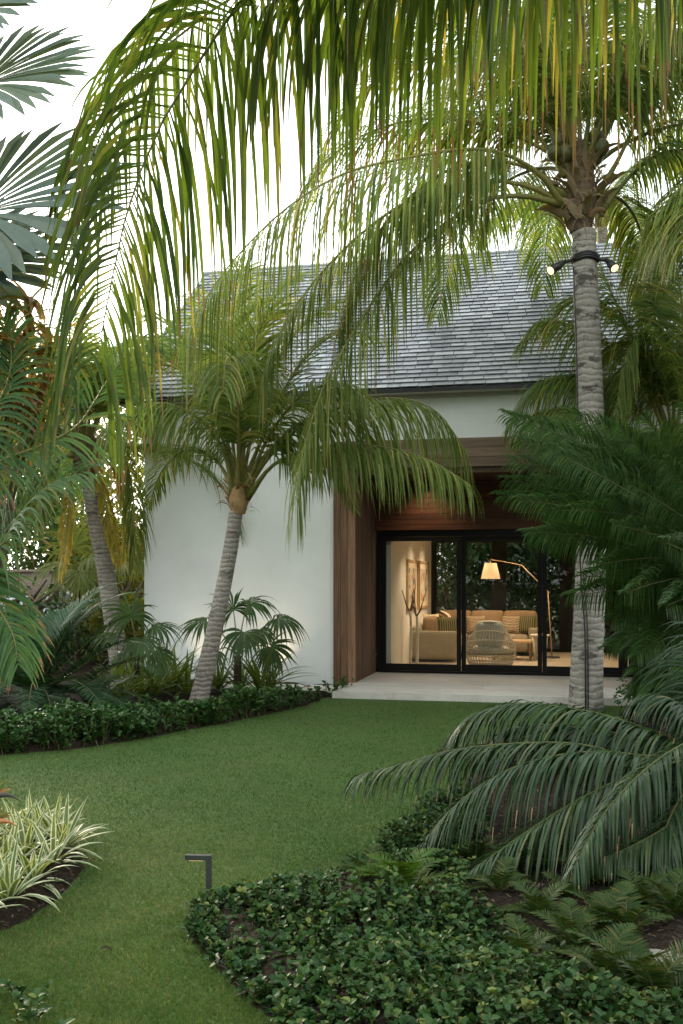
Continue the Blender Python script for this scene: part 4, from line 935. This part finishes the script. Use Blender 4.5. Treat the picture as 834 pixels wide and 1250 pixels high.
for k, p in enumerate(tops):
    g = Geo(); r = rng(500 + k); n = 60; a = r.uniform(0, 6.28, n); el = r.uniform(-.6, 1.1, n)
    D = np.stack([np.cos(a) * np.cos(el), np.sin(a) * np.cos(el), np.sin(el)], 1); B = p + np.stack([np.zeros(n), np.zeros(n), r.uniform(-.42, .05, n)], 1)
    g.strips(B, D, np.array([0, 0, 1.]), r.uniform(.18, .34, n), r.uniform(.026, .042, n), r.uniform(.3, 1.2, n), 6, .35, PROF_STRAP, 0, r.random(n)); g.build('leaf_rosette', [M['straw'] if k == 4 else M['rust']], t, origin=tb)

# ------------------------------------------------------------------ cycads and other bed plants
def cycad(px, py, D, label, seed, n, ln, m, lo=5, hi=75, lf=.2, w=.012, tall=.35, azs=None, bend=70, name='cycad', cat='cycad', nl=64, hang=0., droop=.35, explicit=(), lift=.2, group='cycads', xkw={}):
    c = P(px, py, D); tb = np.array([c[0], D, 0.]); t = thing(name, tuple(tb), label, cat, group); r = rng(seed)
    g = Geo(); trunk_geo(g, [tb + np.array([0, 0, -.02]), (tb + c) / 2, c], .16, .15, seed, .07); g.build('trunk', M['bark_dark'], t, origin=tb)
    kw = dict(n=nl, Lmax=lf, W=w, droop=droop, pet=.12, fwd=.45, lift=lift, r0=.014, segs=4, jit=.05, mats=(0, 1), tip=.3, fold=.2, prof=PROF_NEEDLE, gaps=.01, base_w=.45, brk=.0)
    for k in range(n):
        az = (azs(k) if azs else 2 * math.pi * k * .618) + r.uniform(-.12, .12); e = R(lo + (hi - lo) * ((k * .377 + .1) % 1))
        g = Geo(); frond(g, arc(c, az, e, R(bend), ln * r.uniform(.85, 1.12)), seed=seed * 100 + k, **kw); g.build('frond', [M[m], M['rachis_dark']], t, origin=tb)
    for k, (lst, d0, dd) in enumerate(explicit):
        g = Geo(); frond(g, PP(lst, d0, dd), seed=seed * 100 + 60 + k, **{**kw, **xkw}); g.build('frond', [M[m], M['rachis_dark']], t, origin=tb)
    return t
cycad(45, 850, 12.6, 'largest dark blue cycad in the left bed under the golden fronded palm', 51, 30, 1.85, 'cycad_blue', 12, 82, .30, .026, explicit=[
    ([(45, 848), (80, 810), (112, 780), (140, 760), (170, 748)], 12.6, -.3), ([(45, 850), (90, 820), (125, 795), (155, 783), (186, 786)], 12.6, -.6), ([(45, 850), (95, 838), (135, 815), (168, 808), (196, 822)], 12.6, -.8),
    ([(45, 848), (40, 800), (32, 770), (26, 745)], 12.6, .0), ([(45, 848), (66, 800), (82, 770), (100, 750)], 12.6, -.1)], droop=.15)
cycad(-30, 858, 13.4, 'dark cycad cut by the left edge beside the largest blue cycad', 52, 18, 1.6, 'cycad_blue', 15, 80, .27, .024, droop=.15)
cycad(110, 872, 12.2, 'smaller cycad with low arching fronds just behind the hedge', 53, 12, 1.0, 'cycad_blue', 10, 60, .17, .013, droop=.15)
# large dark cycad on the right
big_ex = []; jr = rng(77)
CY = [
    (722, 512, 10, -.6), (614, 508, 26, -.3), (612, 560, 20, -.5), (622, 610, 24, -.8), (660, 520, 22, .3), (640, 655, 20, -.6), (668, 705, 16, -.9), (690, 545, 20, -.9),
    (705, 755, 14, -.8), (735, 800, 10, -1.0), (760, 840, 6, -.8), (776, 508, 8, -.5), (690, 620, 22, -1.3), (716, 690, 18, -1.4), (826, 492, 4, -.3), (650, 585, 20, .4),
    (758, 590, 14, -1.7), (790, 835, 4, -1.3), (770, 740, 10, -1.8), (880, 500, 0, -.4), (740, 640, 16, -1.6), (660, 630, 18, .2), (750, 540, 12, .3), (800, 560, 8, -1.4),
    (700, 790, 8, .1), (640, 540, 24, -1.0), (730, 850, 4, -.4), (800, 660, 8, -2.0)]
for i in range(27): CY.append((CY[i][0] + jr.uniform(-30, 40), CY[i][1] + jr.uniform(-30, 40), CY[i][2] + jr.uniform(-8, 8), CY[i][3] + jr.uniform(-.6, .6)))
for i, (tx, ty, bow, dd) in enumerate(CY):
    tx += 8 + 34 * (ty > 690); bx, by = 915 + jr.uniform(-8, 8), 735 + jr.uniform(-10, 10)
    ln = math.hypot(tx - bx, ty - by); nx_, ny_ = (ty - by) / ln, -(tx - bx) / ln       # bow the rachis upwards
    if ny_ > 0: nx_, ny_ = -nx_, -ny_
    big_ex.append(([(bx + (tx - bx) * q + nx_ * bow * 1.6 * math.sin(math.pi * q ** .8), by + (ty - by) * q + ny_ * bow * 1.6 * math.sin(math.pi * q ** .8)) for q in (0, .25, .5, .75, 1)], 9.3, dd))
cycad(905, 740, 9.3, 'huge dark green cycad spreading across the right of the sliding doors', 54, 8, 1.8, 'cycad', -5, 70, .40, .019, azs=lambda k: R(-80 + 160 * ((k * .618) % 1)), nl=120, droop=.9, explicit=big_ex, lift=.0,
      xkw=dict(uref=(-.15, -.9, .5), lift=.22, droop=1.0, fwd=.55, jit=.10))

# low palm in front right
D4 = 6.0
tb = np.array([P(880, 930, D4)[0], D4, 0.]); cc = P(880, 930, D4)
t = thing('low_palm', tuple(tb), 'low dark feather palm arching over the front right bed', 'palm tree')
g = Geo(); trunk_geo(g, [tb, (tb + cc) / 2, cc], .14, .13, 9, .06); g.build('trunk', M['bark_dark'], t, origin=tb)
lp = dict(n=110, Lmax=.54, W=.018, droop=1.7, hang=.25, gaps=.07, pet=.08, r0=.014, lift=.3, fwd=.75, segs=6, tip=.45, fold=.3, jit=.14, base_w=.6, brk=.06)
for k, (lst, d0, dd, kw) in enumerate([
    ([(880, 925), (798, 893), (720, 869), (633, 859), (575, 876), (542, 912)], 6.1, .5, {}),
    ([(880, 928), (788, 925), (701, 908), (624, 908), (551, 916), (493, 932), (438, 946)], 6.0, .2, dict(Lmax=.52)),
    ([(880, 930), (808, 925), (720, 918), (643, 931), (585, 960), (541, 998), (510, 1038)], 6.0, -.2, {}),
    ([(880, 932), (834, 930), (779, 943), (720, 969), (662, 1003), (609, 1039), (575, 1063), (536, 1100)], 5.9, -.5, {}),
    ([(890, 950), (850, 985), (810, 1012), (769, 1034), (735, 1048)], 5.6, -.4, dict(Lmax=.3)),
    ([(880, 930), (850, 950), (822, 990), (800, 1050), (790, 1100)], 5.8, -.7, dict(Lmax=.34)),
    ([(880, 925), (800, 905), (720, 890), (650, 885), (600, 900), (560, 940)], 6.1, .9, {}),
    ([(880, 925), (850, 880), (820, 855), (790, 850), (760, 870)], 6.1, .3, dict(Lmax=.32)),
    ([(880, 925), (870, 860), (880, 800), (920, 760)], 6.1, .5, {}), ([(880, 925), (930, 880), (990, 870), (1060, 920)], 6.0, .2, {}), ([(880, 930), (920, 960), (960, 1020), (980, 1080)], 6.0, -.4, {}),
    ([(880, 925), (860, 900), (800, 930), (740, 990), (700, 1060)], 5.9, -.9, dict(Lmax=.36))]):
    a = dict(lp); a.update(kw); g = Geo(); frond(g, PP(lst, d0, dd), seed=600 + k, **a); g.build('frond', [M['date'], M['rachis_dark']], t, origin=tb)

# thatch palms against the wall
def thatch(px, py, D, basey, leaves, label, seed, m='fan', rad=.62):
    c = P(px, py, D); tb = np.array([c[0], D, 0.]); t = thing('thatch_palm', tuple(tb), label, 'palm tree', 'small thatch palms')
    g = Geo(); trunk_geo(g, [tb, (tb + c) / 2, c], .06, .05, seed, .05); g.build('trunk', M['bark_dark'], t, origin=tb)
    for k, (x, y, dx, dz, dy, s) in enumerate(leaves):
        hub = P(x, y, D + dy); g = Geo(); fan(g, hub, np.array([dx, dy * .8, dz]), np.array([0, -.35, 1.]) if dz > -.75 else np.array([dx * .3, -1, .15]), rad * s, 24, R(118), 1.15, seed * 10 + k, petiole=[c, (c + hub) / 2 + np.array([0, 0, .08]), hub], cone=.12, pr=.008, fuse=.42)
        g.build('fan_leaf', [M[m], M['rachis_dark']], t, origin=tb)
thatch(290, 800, 14.6, 842, [(250, 758, -.9, -.1, -.2, .95), (302, 738, .5, .25, .3, 1.0), (298, 772, -.1, -.8, -.6, .9), (340, 755, .9, -.15, -.2, 1.0), (330, 790, .6, -.8, -.1, .8), (262, 795, -.7, -.6, -.3, .85), (285, 745, -.3, .6, .3, .8), (318, 770, .5, -.5, -.5, .7)], 'dark green thatch palm in front of the white wall right of the leaning palm', 61)
thatch(168, 800, 14.0, 842, [(188, 765, .9, .05, -.1, .9), (190, 795, .8, -.5, -.3, .85), (160, 755, -.2, .7, .1, .9), (140, 775, -.9, .1, 0, .8), (172, 780, .2, -.6, -.7, .8), (150, 800, -.7, -.5, -.2, .8)], 'yellowish thatch palm at the left corner of the white wall', 62, 'fan', .58)
thatch(95, 700, 19.5, 820, [(90, 670, -.2, .7, 0, 1), (110, 680, .8, .2, -.1, 1), (75, 690, -.9, .1, 0, 1), (98, 700, .1, -.6, -.6, 1), (118, 705, .8, -.4, -.3, .9), (70, 715, -.8, -.4, -.2, .9), (150, 690, .9, .2, .1, .9)], 'tall pale thatch palm far back beside the timber beam', 63, 'fan_pale', .8)

def rosette(name, label, cat, group, seed, n, L, W, m, el=(.35, 1.3), droop=(.3, 1.0), segs=6, tilt=0.):
    r = rng(seed); g = Geo(); a = np.arange(n) * 2.4 + r.uniform(-.3, .3, n); e = np.linspace(el[1], el[0], n) + r.normal(0, .1, n)
    D = np.stack([np.cos(a) * np.cos(e), np.sin(a) * np.cos(e), np.sin(e)], 1); B = np.stack([np.cos(a) * .02, np.sin(a) * .02, np.full(n, .0)], 1)
    g.strips(B, D, np.array([0, 0, 1.]) + np.stack([-np.cos(a), -np.sin(a), np.zeros(n)], 1) * .5, L * r.uniform(.7, 1.15, n), W * r.uniform(.8, 1.2, n), r.uniform(*droop, n), segs, .35, PROF_STRAP, 0, np.clip(r.normal(.45, .2, n), 0, 1))
    o = g.build(name, [M[m]]); return tag(o, label, cat, group)
def scatter(protos, spots, labels=None, zoff=.02, seed=0):
    r = rng(seed)
    for i, s in enumerate(spots):
        k = i % len(protos); first = i < len(protos); o = protos[k] if first else protos[k].copy()
        if not first: COL.objects.link(o)
        x, y = G(s[0], s[1]); o.location = (x, y, zoff); o.rotation_euler = (0, 0, r.uniform(0, 6.28)); sc = s[2] if len(s) > 2 else r.uniform(.85, 1.15); o.scale = (sc, sc, sc)
        if labels: o['label'] = labels[i] if isinstance(labels, list) else labels
grp = 'bromeliads between the hedge and the wall'
bl = 'strap leaved yellow green bromeliad among others behind the low hedge'
pr = [rosette('bromeliad', bl, 'bromeliad', grp, 71 + k, 22, .80, .055, 'brom') for k in range(3)]
scatter(pr, [(190, 858, 1), (212, 852, 1.1), (172, 862, 1), (150, 866, .9), (318, 853, 1.1), (200, 845, 1.1), (228, 856, .9), (180, 846, 1), (268, 850, .9), (330, 850, .8), (295, 848, .9), (135, 868, .9), (160, 852, 1)], bl, .1, 3)
gl = ['spiky green yucca clump at the foot of the wall right of the thatch palm', 'narrow grassy clump near the wall uplight', 'dark grassy clump beside the timber portal post']
pr = [rosette('yucca_clump', gl[k], 'plant', 'grassy clumps along the wall foot', 81 + k, 34, .60, .022, 'fan', (.6, 1.5), (.0, .3)) for k in range(3)]
scatter(pr, [(326, 836, 1.15), (358, 834, .75), (390, 835, .95)], gl, .03, 4)
# variegated plants, near left
vl = 'cream edged variegated strap leaf plant among others in the near left bed'
pr = [rosette('variegated_plant', vl, 'plant', 'variegated plants in the near left bed', 91 + k, 22, .31, .038, 'varieg', (.15, 1.35), (.2, .9)) for k in range(4)]
scatter(pr, [(10, 1112, 1), (40, 1088, .95), (64, 1066, 1), (78, 1045, 1), (30, 1058, 1.05), (52, 1040, 1.05), (8, 1080, 1.05), (-20, 1100, 1), (20, 1040, 1), (-15, 1060, 1), (-40, 1090, 1), (-50, 1050, 1), (66, 1030, .95), (38, 1028, 1), (-10, 1032, 1), (-70, 1075, 1), (-60, 1125, 1), (-25, 1128, .9)], vl, .05, 5)
# cycad seedlings / ferns in the front right bed
def fernp(seed, n, ln, label, fm):
    t = thing('fern', (0, 0, 0), label, 'fern', 'ferns in the front right bed'); r = rng(seed)
    for k in range(n):
        g = Geo(); frond(g, arc((0, 0, 0), 2.4 * k + r.uniform(-.3, .3), R(r.uniform(35, 80)), R(70), ln * r.uniform(.8, 1.15)), n=30, Lmax=.085, W=.013, droop=.25, pet=.12, r0=.004, lift=.25, fwd=.4, segs=3, jit=.06, seed=seed * 7 + k, prof=PROF_NEEDLE, tip=.25, fold=.15, brk=0)
        g.build('frond', [M[fm], M['rachis_dark']], t)
    return t
fl = ['bright green fern clump at the middle of the front right bed', 'fern on open mulch below the low palm tips', 'small fern behind the front right ground cover', 'dark fern beside the pale rock', 'fern in the lowest right corner of the bed', 'fern between the pale rock and the low palm', 'fern left of the bright fern clump', 'fern at the right edge under the low palm', 'fern in front of the pale rock', 'sparse fern on bare mulch', 'low fern hugging the ground cover edge'] + ['dark fern among others on the mulch under the low palm'] * 9
sp = [(492, 1112, 1.05), (610, 1110, .8), (660, 1148, .9), (735, 1160, .95), (800, 1250, 1.1), (780, 1130, .9), (448, 1092, .8), (822, 1140, 1), (740, 1225, 1.0), (690, 1120, .7), (640, 1200, .8), (700, 1180, .9), (765, 1165, 1.0), (630, 1085, .9), (680, 1075, .9), (730, 1100, 1), (780, 1080, 1.1), (830, 1090, 1.0), (770, 1235, 1.1), (580, 1075, .9)]
a = fernp(111, 13, .34, fl[0], 'fern'); b = fernp(112, 7, .28, fl[1], 'fern_dark'); c_ = fernp(113, 9, .26, fl[2], 'fern_dark')
for i, (px, py, s) in enumerate(sp):
    x, y = G(px, py); src = (a, b, c_)[i] if i < 3 else (b, c_)[i % 2]
    if i < 3: src.location = (x, y, .08); src.scale = (s, s, s); src.rotation_euler = (0, 0, i * 1.3)
    else: duplicate(src, (x, y, .08), i * 1.7, s, fl[i])
# pale rocks
for i, (px, py, s, lb) in enumerate(((806, 1200, .085, 'pale flat limestone rock half sunk in mulch at the right edge'), (748, 1092, .06, 'small grey stone on the mulch under the low palm'))):
    g = Geo(); r = rng(700 + i); th = np.linspace(0, np.pi, 12); ph = np.arange(20) * 2 * np.pi / 20; V = []
    for a_ in th:
        for b_ in ph:
            d = np.array([math.sin(a_) * math.cos(b_), math.sin(a_) * math.sin(b_), math.cos(a_)]); k = 1 + .16 * math.sin(5 * d[0] + i) * math.cos(4 * d[1]) + .1 * math.sin(9 * d[2] + 3 * d[0]); V.append(d * k * np.array([1.6, 1, .5]) * s)
    q = [(i_*20+j, i_*20+(j+1) % 20, (i_+1)*20+(j+1) % 20, (i_+1)*20+j) for i_ in range(11) for j in range(20)]
    g.add(V, q); o = g.build('rock', M['rock']); x, y = G(px, py); o.location = (x, y, .09); tag(o, lb, 'rock')
g = Geo(); g.strips([(0, 0, .02)], [(1, .2, .1)], [(0, -.2, 1)], .07, .022, .9, 5, .5, PROF_OVAL, 0, .5); o = g.build('fallen_leaf', [M['chip']]); x, y = G(122, 1166); o.location = (x, y, .01); o.rotation_euler = (.2, 0, .4); tag(o, 'single dry brown leaf lying on the lawn near the left edge', 'leaf')
# flower heads poking in at the left edge
for i, (px, py, lb) in enumerate(((-4, 976, 'upper dark beaked flower spathe with tan tip over the variegated plants'), (-6, 1008, 'lower orange beaked flower spathe among the variegated plants'))):
    q = P(px, py, 5.6); tb = np.array([q[0] - .1, q[1], 0.02]); t = thing('beaked_flower', tuple(tb), lb, 'flower')
    g = Geo(); g.tube(catmull([tb, (tb + q) / 2 + np.array([-.05, 0, .05]), q + np.array([-.05, 0, -.02])], 12)[0], .011, 7); g.build('stem', M['rachis'], t, origin=tb)
    g = Geo(); g.tube(catmull([q + np.array([-.06, 0, -.02]), q + np.array([0, 0, .02]), q + np.array([.07, 0, .025]), q + np.array([.13, 0, -.005])], 10)[0], [.012, .02, .024, .022, .018, .014, .011, .008, .005, .002], 8); g.build('spathe', M['darkspathe'] if i == 0 else M['flower'], t, origin=tb)
    g = Geo(); r = rng(i); n = 4; g.strips(np.repeat((q + np.array([.0, 0, .03]))[None], n, 0), np.stack([r.uniform(.3, 1, n), r.normal(0, .3, n), r.uniform(0, .9, n)], 1), [0, -1., .2], .10, .02, .4, 4, .3, PROF_STRAP, 0, r.random(n)); g.build('petal', M['rust'], t, origin=tb)

# shrub at the right end of the patio, and a dark one further right
def shrub(px, py, sx, sz, label, seed, m, leaf, nclump=60, per=40, depth=None, name='shrub', cat='shrub', basez=0.):
    x, y = G(px, py); t = thing(name, (x, y, 0), label, cat)
    g = Geo(); limbs(g, (x, y, 0), (x, y, sz * .8), sx * .7, 9, .025, seed); g.build('stem', M['bark_tree'], t, origin=(x, y, 0))
    g = Geo(); leaf_cloud(g, (x, y, sz * .55 + basez), (sx, sx * .9, sz * .5), nclump, per, leaf, seed, clump=.22); g.build('foliage', [M[m]], t, origin=(x, y, 0))
shrub(800, 874, .42, .55, 'bright green round leaved shrub at the right end of the patio', 121, 'cover', .075, 40, 34)
shrub(855, 868, .6, .9, 'taller dark shrub against the right edge beyond the patio shrub', 122, 'tree_dark', .09, 60, 34)

# ------------------------------------------------------------------ path lights and uplights
def pathlight(px, py, h, arm, label, rz, sgn=-1, s=.022):
    x, y = G(px, py); t = thing('path_light', (x, y, 0), label, 'garden light', 'bent path lights', rz)
    g = Geo(); g.box((-s, -s, 0), (s, s, h - 2 * s)); g.build('post', M['bronze'], t, False)
    g = Geo(); g.box((min(s, sgn * arm), -s, h - 2 * s + .001), (max(-s, sgn * arm) if sgn > 0 else s, s, h)); a = g.build('arm', M['bronze'], t, False)
    g = Geo(); g.box((min(sgn * .03, sgn * (arm - .02)), -s * .6, h - 2 * s - .004), (max(sgn * .03, sgn * (arm - .02)), s * .6, h - 2 * s)); g.build('lens', M['led'], a, False)
    return x, y
pathlight(255, 1112, .295, .125, 'bent dark metal path light at the tip of the front right bed', R(-4), s=.0135)
pathlight(333, 846, .42, .11, 'small black bent path light beside the thatch palm', 0, 1, .018)
wl = H(-.78, -.55)
def uplight(a, b, label):
    t = thing('uplight', H(a, b), label, 'garden light', 'wall uplights', -TH)
    g = Geo(); g.box((-.055, -.055, 0), (.055, .055, .14)); g.build('housing', M['black'], t, False)
    g = Geo(); g.box((-.04, -.04, .141), (.04, .04, .147)); g.build('lens', M['bulb'], t, False)
uplight(-.95, -.30, 'small black box uplight on the ground at the foot of the wall')
uplight(-2.1, -.30, 'black box uplight hidden behind the leaning palm')

# ------------------------------------------------------------------ far left: timber beam, white car, trees
x, y = P(44, 0, 21.5)[:2]; t = thing('timber_arbor', (x, y, 0), 'weathered timber arbor beam on a post at the far left', 'arbor')
zt = CH + (HY - 698) / F * 21.5; zb = CH + (HY - 722) / F * 21.5
g = Geo(); g.box((-3.2, -.12, zb), (.82, .12, zt)); g.box((-3.3, -.2, zt + .002), (.76, .2, zt + .05)); g.build('beam', M['oldbeam'], t, False)
for xo in (-.13, -2.8):
    g = Geo(); g.box((xo, -.11, 0), (xo + .26, .11, zb - .002)); g.build('post', M['oldbeam'], t, False)
cx, cy = P(60, 0, 25)[:2]
t = thing('parked_car', (cx, cy, 0), 'white car half hidden behind the blue cycads at the far left', 'car', rz=R(8))
prof = [(-2.1, .35), (-2.15, .65), (-1.95, .92), (-1.3, .98), (-.75, 1.40), (.55, 1.46), (1.25, 1.08), (2.0, .92), (2.2, .72), (2.2, .35)]
def carsec(g, prof, w0, w1, m):
    n = len(prof); V = []
    for sg in (-1, 1):
        for x_, z_ in prof:
            w = w0 if z_ < 1.0 else w1; V.append((x_, sg * w, z_))
    q = [(i, i + 1, n + i + 1, n + i) for i in range(n - 1)] + [(n - 1, 0, n, 2 * n - 1)]
    for sg in (0, n):
        for i in range(1, n // 2): f = (sg + i - 1, sg + i, sg + n - 1 - i, sg + n - i); q.append(f)
        
    g.add(V, q, m)
g = Geo(); carsec(g, prof, .88, .70, 0); g.build('body', M['carpaint'], t, False)
g = Geo(); g.add([(1.22, -.66, 1.11), (1.22, .66, 1.11), (.60, .62, 1.45), (.60, -.62, 1.45)], [(0, 1, 2, 3)]); g.add([(-.70, -.715, 1.38), (.48, -.715, 1.42), (1.05, -.80, 1.05), (-1.1, -.80, 1.05)], [(0, 1, 2, 3)])
for ob in g.V: ob += np.array([.01, -.005, .012])
g.build('window', M['carglass'], t, False)
for xx in (-1.35, 1.4):
    for yy in (-.80, .80):
        g = Geo(); g.tube([(xx, yy - .11, .32), (xx, yy + .11, .32)], .32, 20); wv = g.build('wheel', M['rubber'], t); g = Geo(); g.tube([(xx, yy - .115, .32), (xx, yy + .115, .32)], .19, 16); g.build('rim', M['chrome'], wv)

def tree(x, y, h, crown, cz, m, leaf, seed, label, nclump=90, per=46, name='broadleaf_tree', group='background garden trees', r0=.13, tm=.42):
    t = thing(name, (x, y, 0), label, 'tree', group)
    g = Geo(); limbs(g, (x, y, 0), (x, y, h * .85), crown[0] * .8, 12, r0, seed); g.build('trunk', M['bark_tree'], t, origin=(x, y, 0))
    g = Geo(); leaf_cloud(g, (x, y, cz), crown, nclump, per, leaf, seed, clump=.2, tmid=tm); g.build('crown', [M[m]], t, origin=(x, y, 0))
def tp(px, Y): return (px - CX) / F * Y, Y
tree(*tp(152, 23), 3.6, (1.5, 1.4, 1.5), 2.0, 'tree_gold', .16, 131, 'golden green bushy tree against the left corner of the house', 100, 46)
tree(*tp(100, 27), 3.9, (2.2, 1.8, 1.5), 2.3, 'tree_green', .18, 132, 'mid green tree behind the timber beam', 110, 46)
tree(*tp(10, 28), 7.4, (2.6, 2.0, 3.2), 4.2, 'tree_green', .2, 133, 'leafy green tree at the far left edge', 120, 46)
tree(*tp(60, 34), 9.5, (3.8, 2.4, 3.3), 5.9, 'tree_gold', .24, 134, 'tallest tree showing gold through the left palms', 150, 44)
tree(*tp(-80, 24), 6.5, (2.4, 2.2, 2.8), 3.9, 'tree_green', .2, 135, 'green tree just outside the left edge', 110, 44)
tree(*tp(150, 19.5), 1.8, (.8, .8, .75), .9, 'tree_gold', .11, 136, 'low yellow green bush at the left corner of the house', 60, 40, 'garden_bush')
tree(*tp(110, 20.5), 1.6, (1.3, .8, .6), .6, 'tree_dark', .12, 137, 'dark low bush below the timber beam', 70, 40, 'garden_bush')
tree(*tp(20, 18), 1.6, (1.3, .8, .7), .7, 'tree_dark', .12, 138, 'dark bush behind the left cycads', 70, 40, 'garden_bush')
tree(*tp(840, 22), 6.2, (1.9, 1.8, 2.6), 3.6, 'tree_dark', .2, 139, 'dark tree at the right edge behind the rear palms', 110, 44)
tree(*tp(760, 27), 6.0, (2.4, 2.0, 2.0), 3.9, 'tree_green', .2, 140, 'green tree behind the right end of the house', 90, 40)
# garden seen through the rear windows
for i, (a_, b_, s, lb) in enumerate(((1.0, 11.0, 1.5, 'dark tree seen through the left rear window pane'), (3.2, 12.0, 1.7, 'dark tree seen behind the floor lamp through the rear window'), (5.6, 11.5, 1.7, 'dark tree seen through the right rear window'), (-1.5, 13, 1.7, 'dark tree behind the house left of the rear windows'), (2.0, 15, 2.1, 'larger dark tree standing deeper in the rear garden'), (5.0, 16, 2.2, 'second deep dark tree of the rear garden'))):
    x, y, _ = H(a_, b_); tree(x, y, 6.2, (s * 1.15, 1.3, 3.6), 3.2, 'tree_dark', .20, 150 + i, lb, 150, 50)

g = Geo()  # unseen tree row added to darken the foreground and the door reflections
for i in range(15):
    x_ = -26 + 3.7 * i; y_ = -11 - 3 * (i % 2); leaf_cloud(g, (x_, y_, 3.8 + (i % 3) * .7), (2.8, 2.2, 4.2), 80, 24, .5, 800 + i, 0); limbs(g, (x_, y_, 0), (x_, y_, 6), 2, 6, .2, 820 + i, 1)
tag(g.build('unseen_treeline', [M['tree_dark'], M['bark_tree']]), 'dark wall of garden trees behind the viewer, mirrored in the glass doors', 'trees', kind='stuff')
# ------------------------------------------------------------------ light
SUN_AZ, SUN_EL = R(-28), R(14)       # low sun beyond the house, left of the view direction (azimuth from +Y towards +X)
w = bpy.data.worlds.new('World'); scene.world = w; w.use_nodes = True; nt = w.node_tree
bg = nt.nodes['Background']; bg.inputs[1].default_value = .12
sky = nt.nodes.new('ShaderNodeTexSky'); sky.sky_type = 'NISHITA'; sky.sun_disc = False; sky.sun_elevation = SUN_EL; sky.sun_rotation = SUN_AZ; sky.air_density = 1.0; sky.dust_density = 3.0
hs = nt.nodes.new('ShaderNodeHueSaturation'); hs.inputs['Saturation'].default_value = .35; nt.links.new(sky.outputs[0], hs.inputs['Color'])
mx = nt.nodes.new('ShaderNodeMix'); mx.data_type = 'RGBA'; mx.inputs[0].default_value = .72; mx.inputs[7].default_value = (6.7, 7.2, 7.1, 1)
nt.links.new(hs.outputs[0], mx.inputs[6]); nt.links.new(mx.outputs[2], bg.inputs[0])
def lamp(name, typ, loc, energy, col, **kw):
    l = bpy.data.lights.new(name, typ); l.energy = energy; l.color = col
    for k, v in kw.items(): setattr(l, k, v)
    o = bpy.data.objects.new(name, l); COL.objects.link(o); o.location = loc; return o
s = lamp('sun', 'SUN', (0, 0, 20), 2.2, (1, .84, .62), angle=R(14))
sd = Vector((math.sin(SUN_AZ) * math.cos(SUN_EL), math.cos(SUN_AZ) * math.cos(SUN_EL), math.sin(SUN_EL)))
s.rotation_euler = sd.to_track_quat('Z', 'Y').to_euler()
WARM = (1, .76, .50)
def spot(name, loc, to, e, size=R(80), blend=.8, r=.05):
    o = lamp(name, 'SPOT', loc, e, WARM, spot_size=size, spot_blend=blend, shadow_soft_size=r); o.rotation_euler = (Vector(to) - Vector(loc)).to_track_quat('-Z', 'Y').to_euler(); return o
for a_, b_ in ((1.4, 3.4), (2.8, 3.4), (4.1, 3.4), (1.4, 5.4), (2.8, 5.4), (4.1, 5.4)): spot('ceiling_downlight', H(a_, b_, 2.72), H(a_, b_, 0), 28, R(120))
for b_ in (4.3, 5.9): spot('picture_light', H(1.9, b_, 2.70), H(.6, b_, 1.6), 46, R(62), 1.0, .15)
o = lamp('reading_bulb', 'POINT', tuple(np.array(b0) + sp if False else (b0[0] + rel(599, 704)[0], b0[1] + rel(599, 704)[1], b0[2] + rel(599, 704)[2] - .02)), 8, WARM, shadow_soft_size=.04)
spot('soffit_downlight', H(1.3, 1.25, 3.44), H(1.3, 1.68, 2.6), 10, R(100), .9)
spot('wall_uplight', H(-.95, -.30, .16), H(-.95, -.02, 1.3), 10, R(95), .9)
spot('wall_uplight', H(-2.1, -.30, .16), H(-2.1, -.02, 1.3), 7, R(95), .9)
# ------------------------------------------------------------------ camera
cd = bpy.data.cameras.new('camera'); cam = bpy.data.objects.new('camera', cd); COL.objects.link(cam); scene.camera = cam
cam.location = (0, 0, CH); cam.rotation_euler = (R(90), 0, 0); cd.sensor_fit = 'VERTICAL'; cd.sensor_height = 36; cd.lens = 36 * F / 1250; cd.shift_y = (HY - 625) / 1250; cd.clip_start = .05; cd.clip_end = 3000
vs = scene.view_settings; vs.view_transform = 'Standard'; vs.look = 'None'; vs.exposure = 1.85; vs.gamma = 1; vs.use_curve_mapping = False
scene.cycles.max_bounces = 8; scene.cycles.transparent_max_bounces = 12; scene.cycles.sample_clamp_indirect = 6
scene.cycles.use_denoising = True
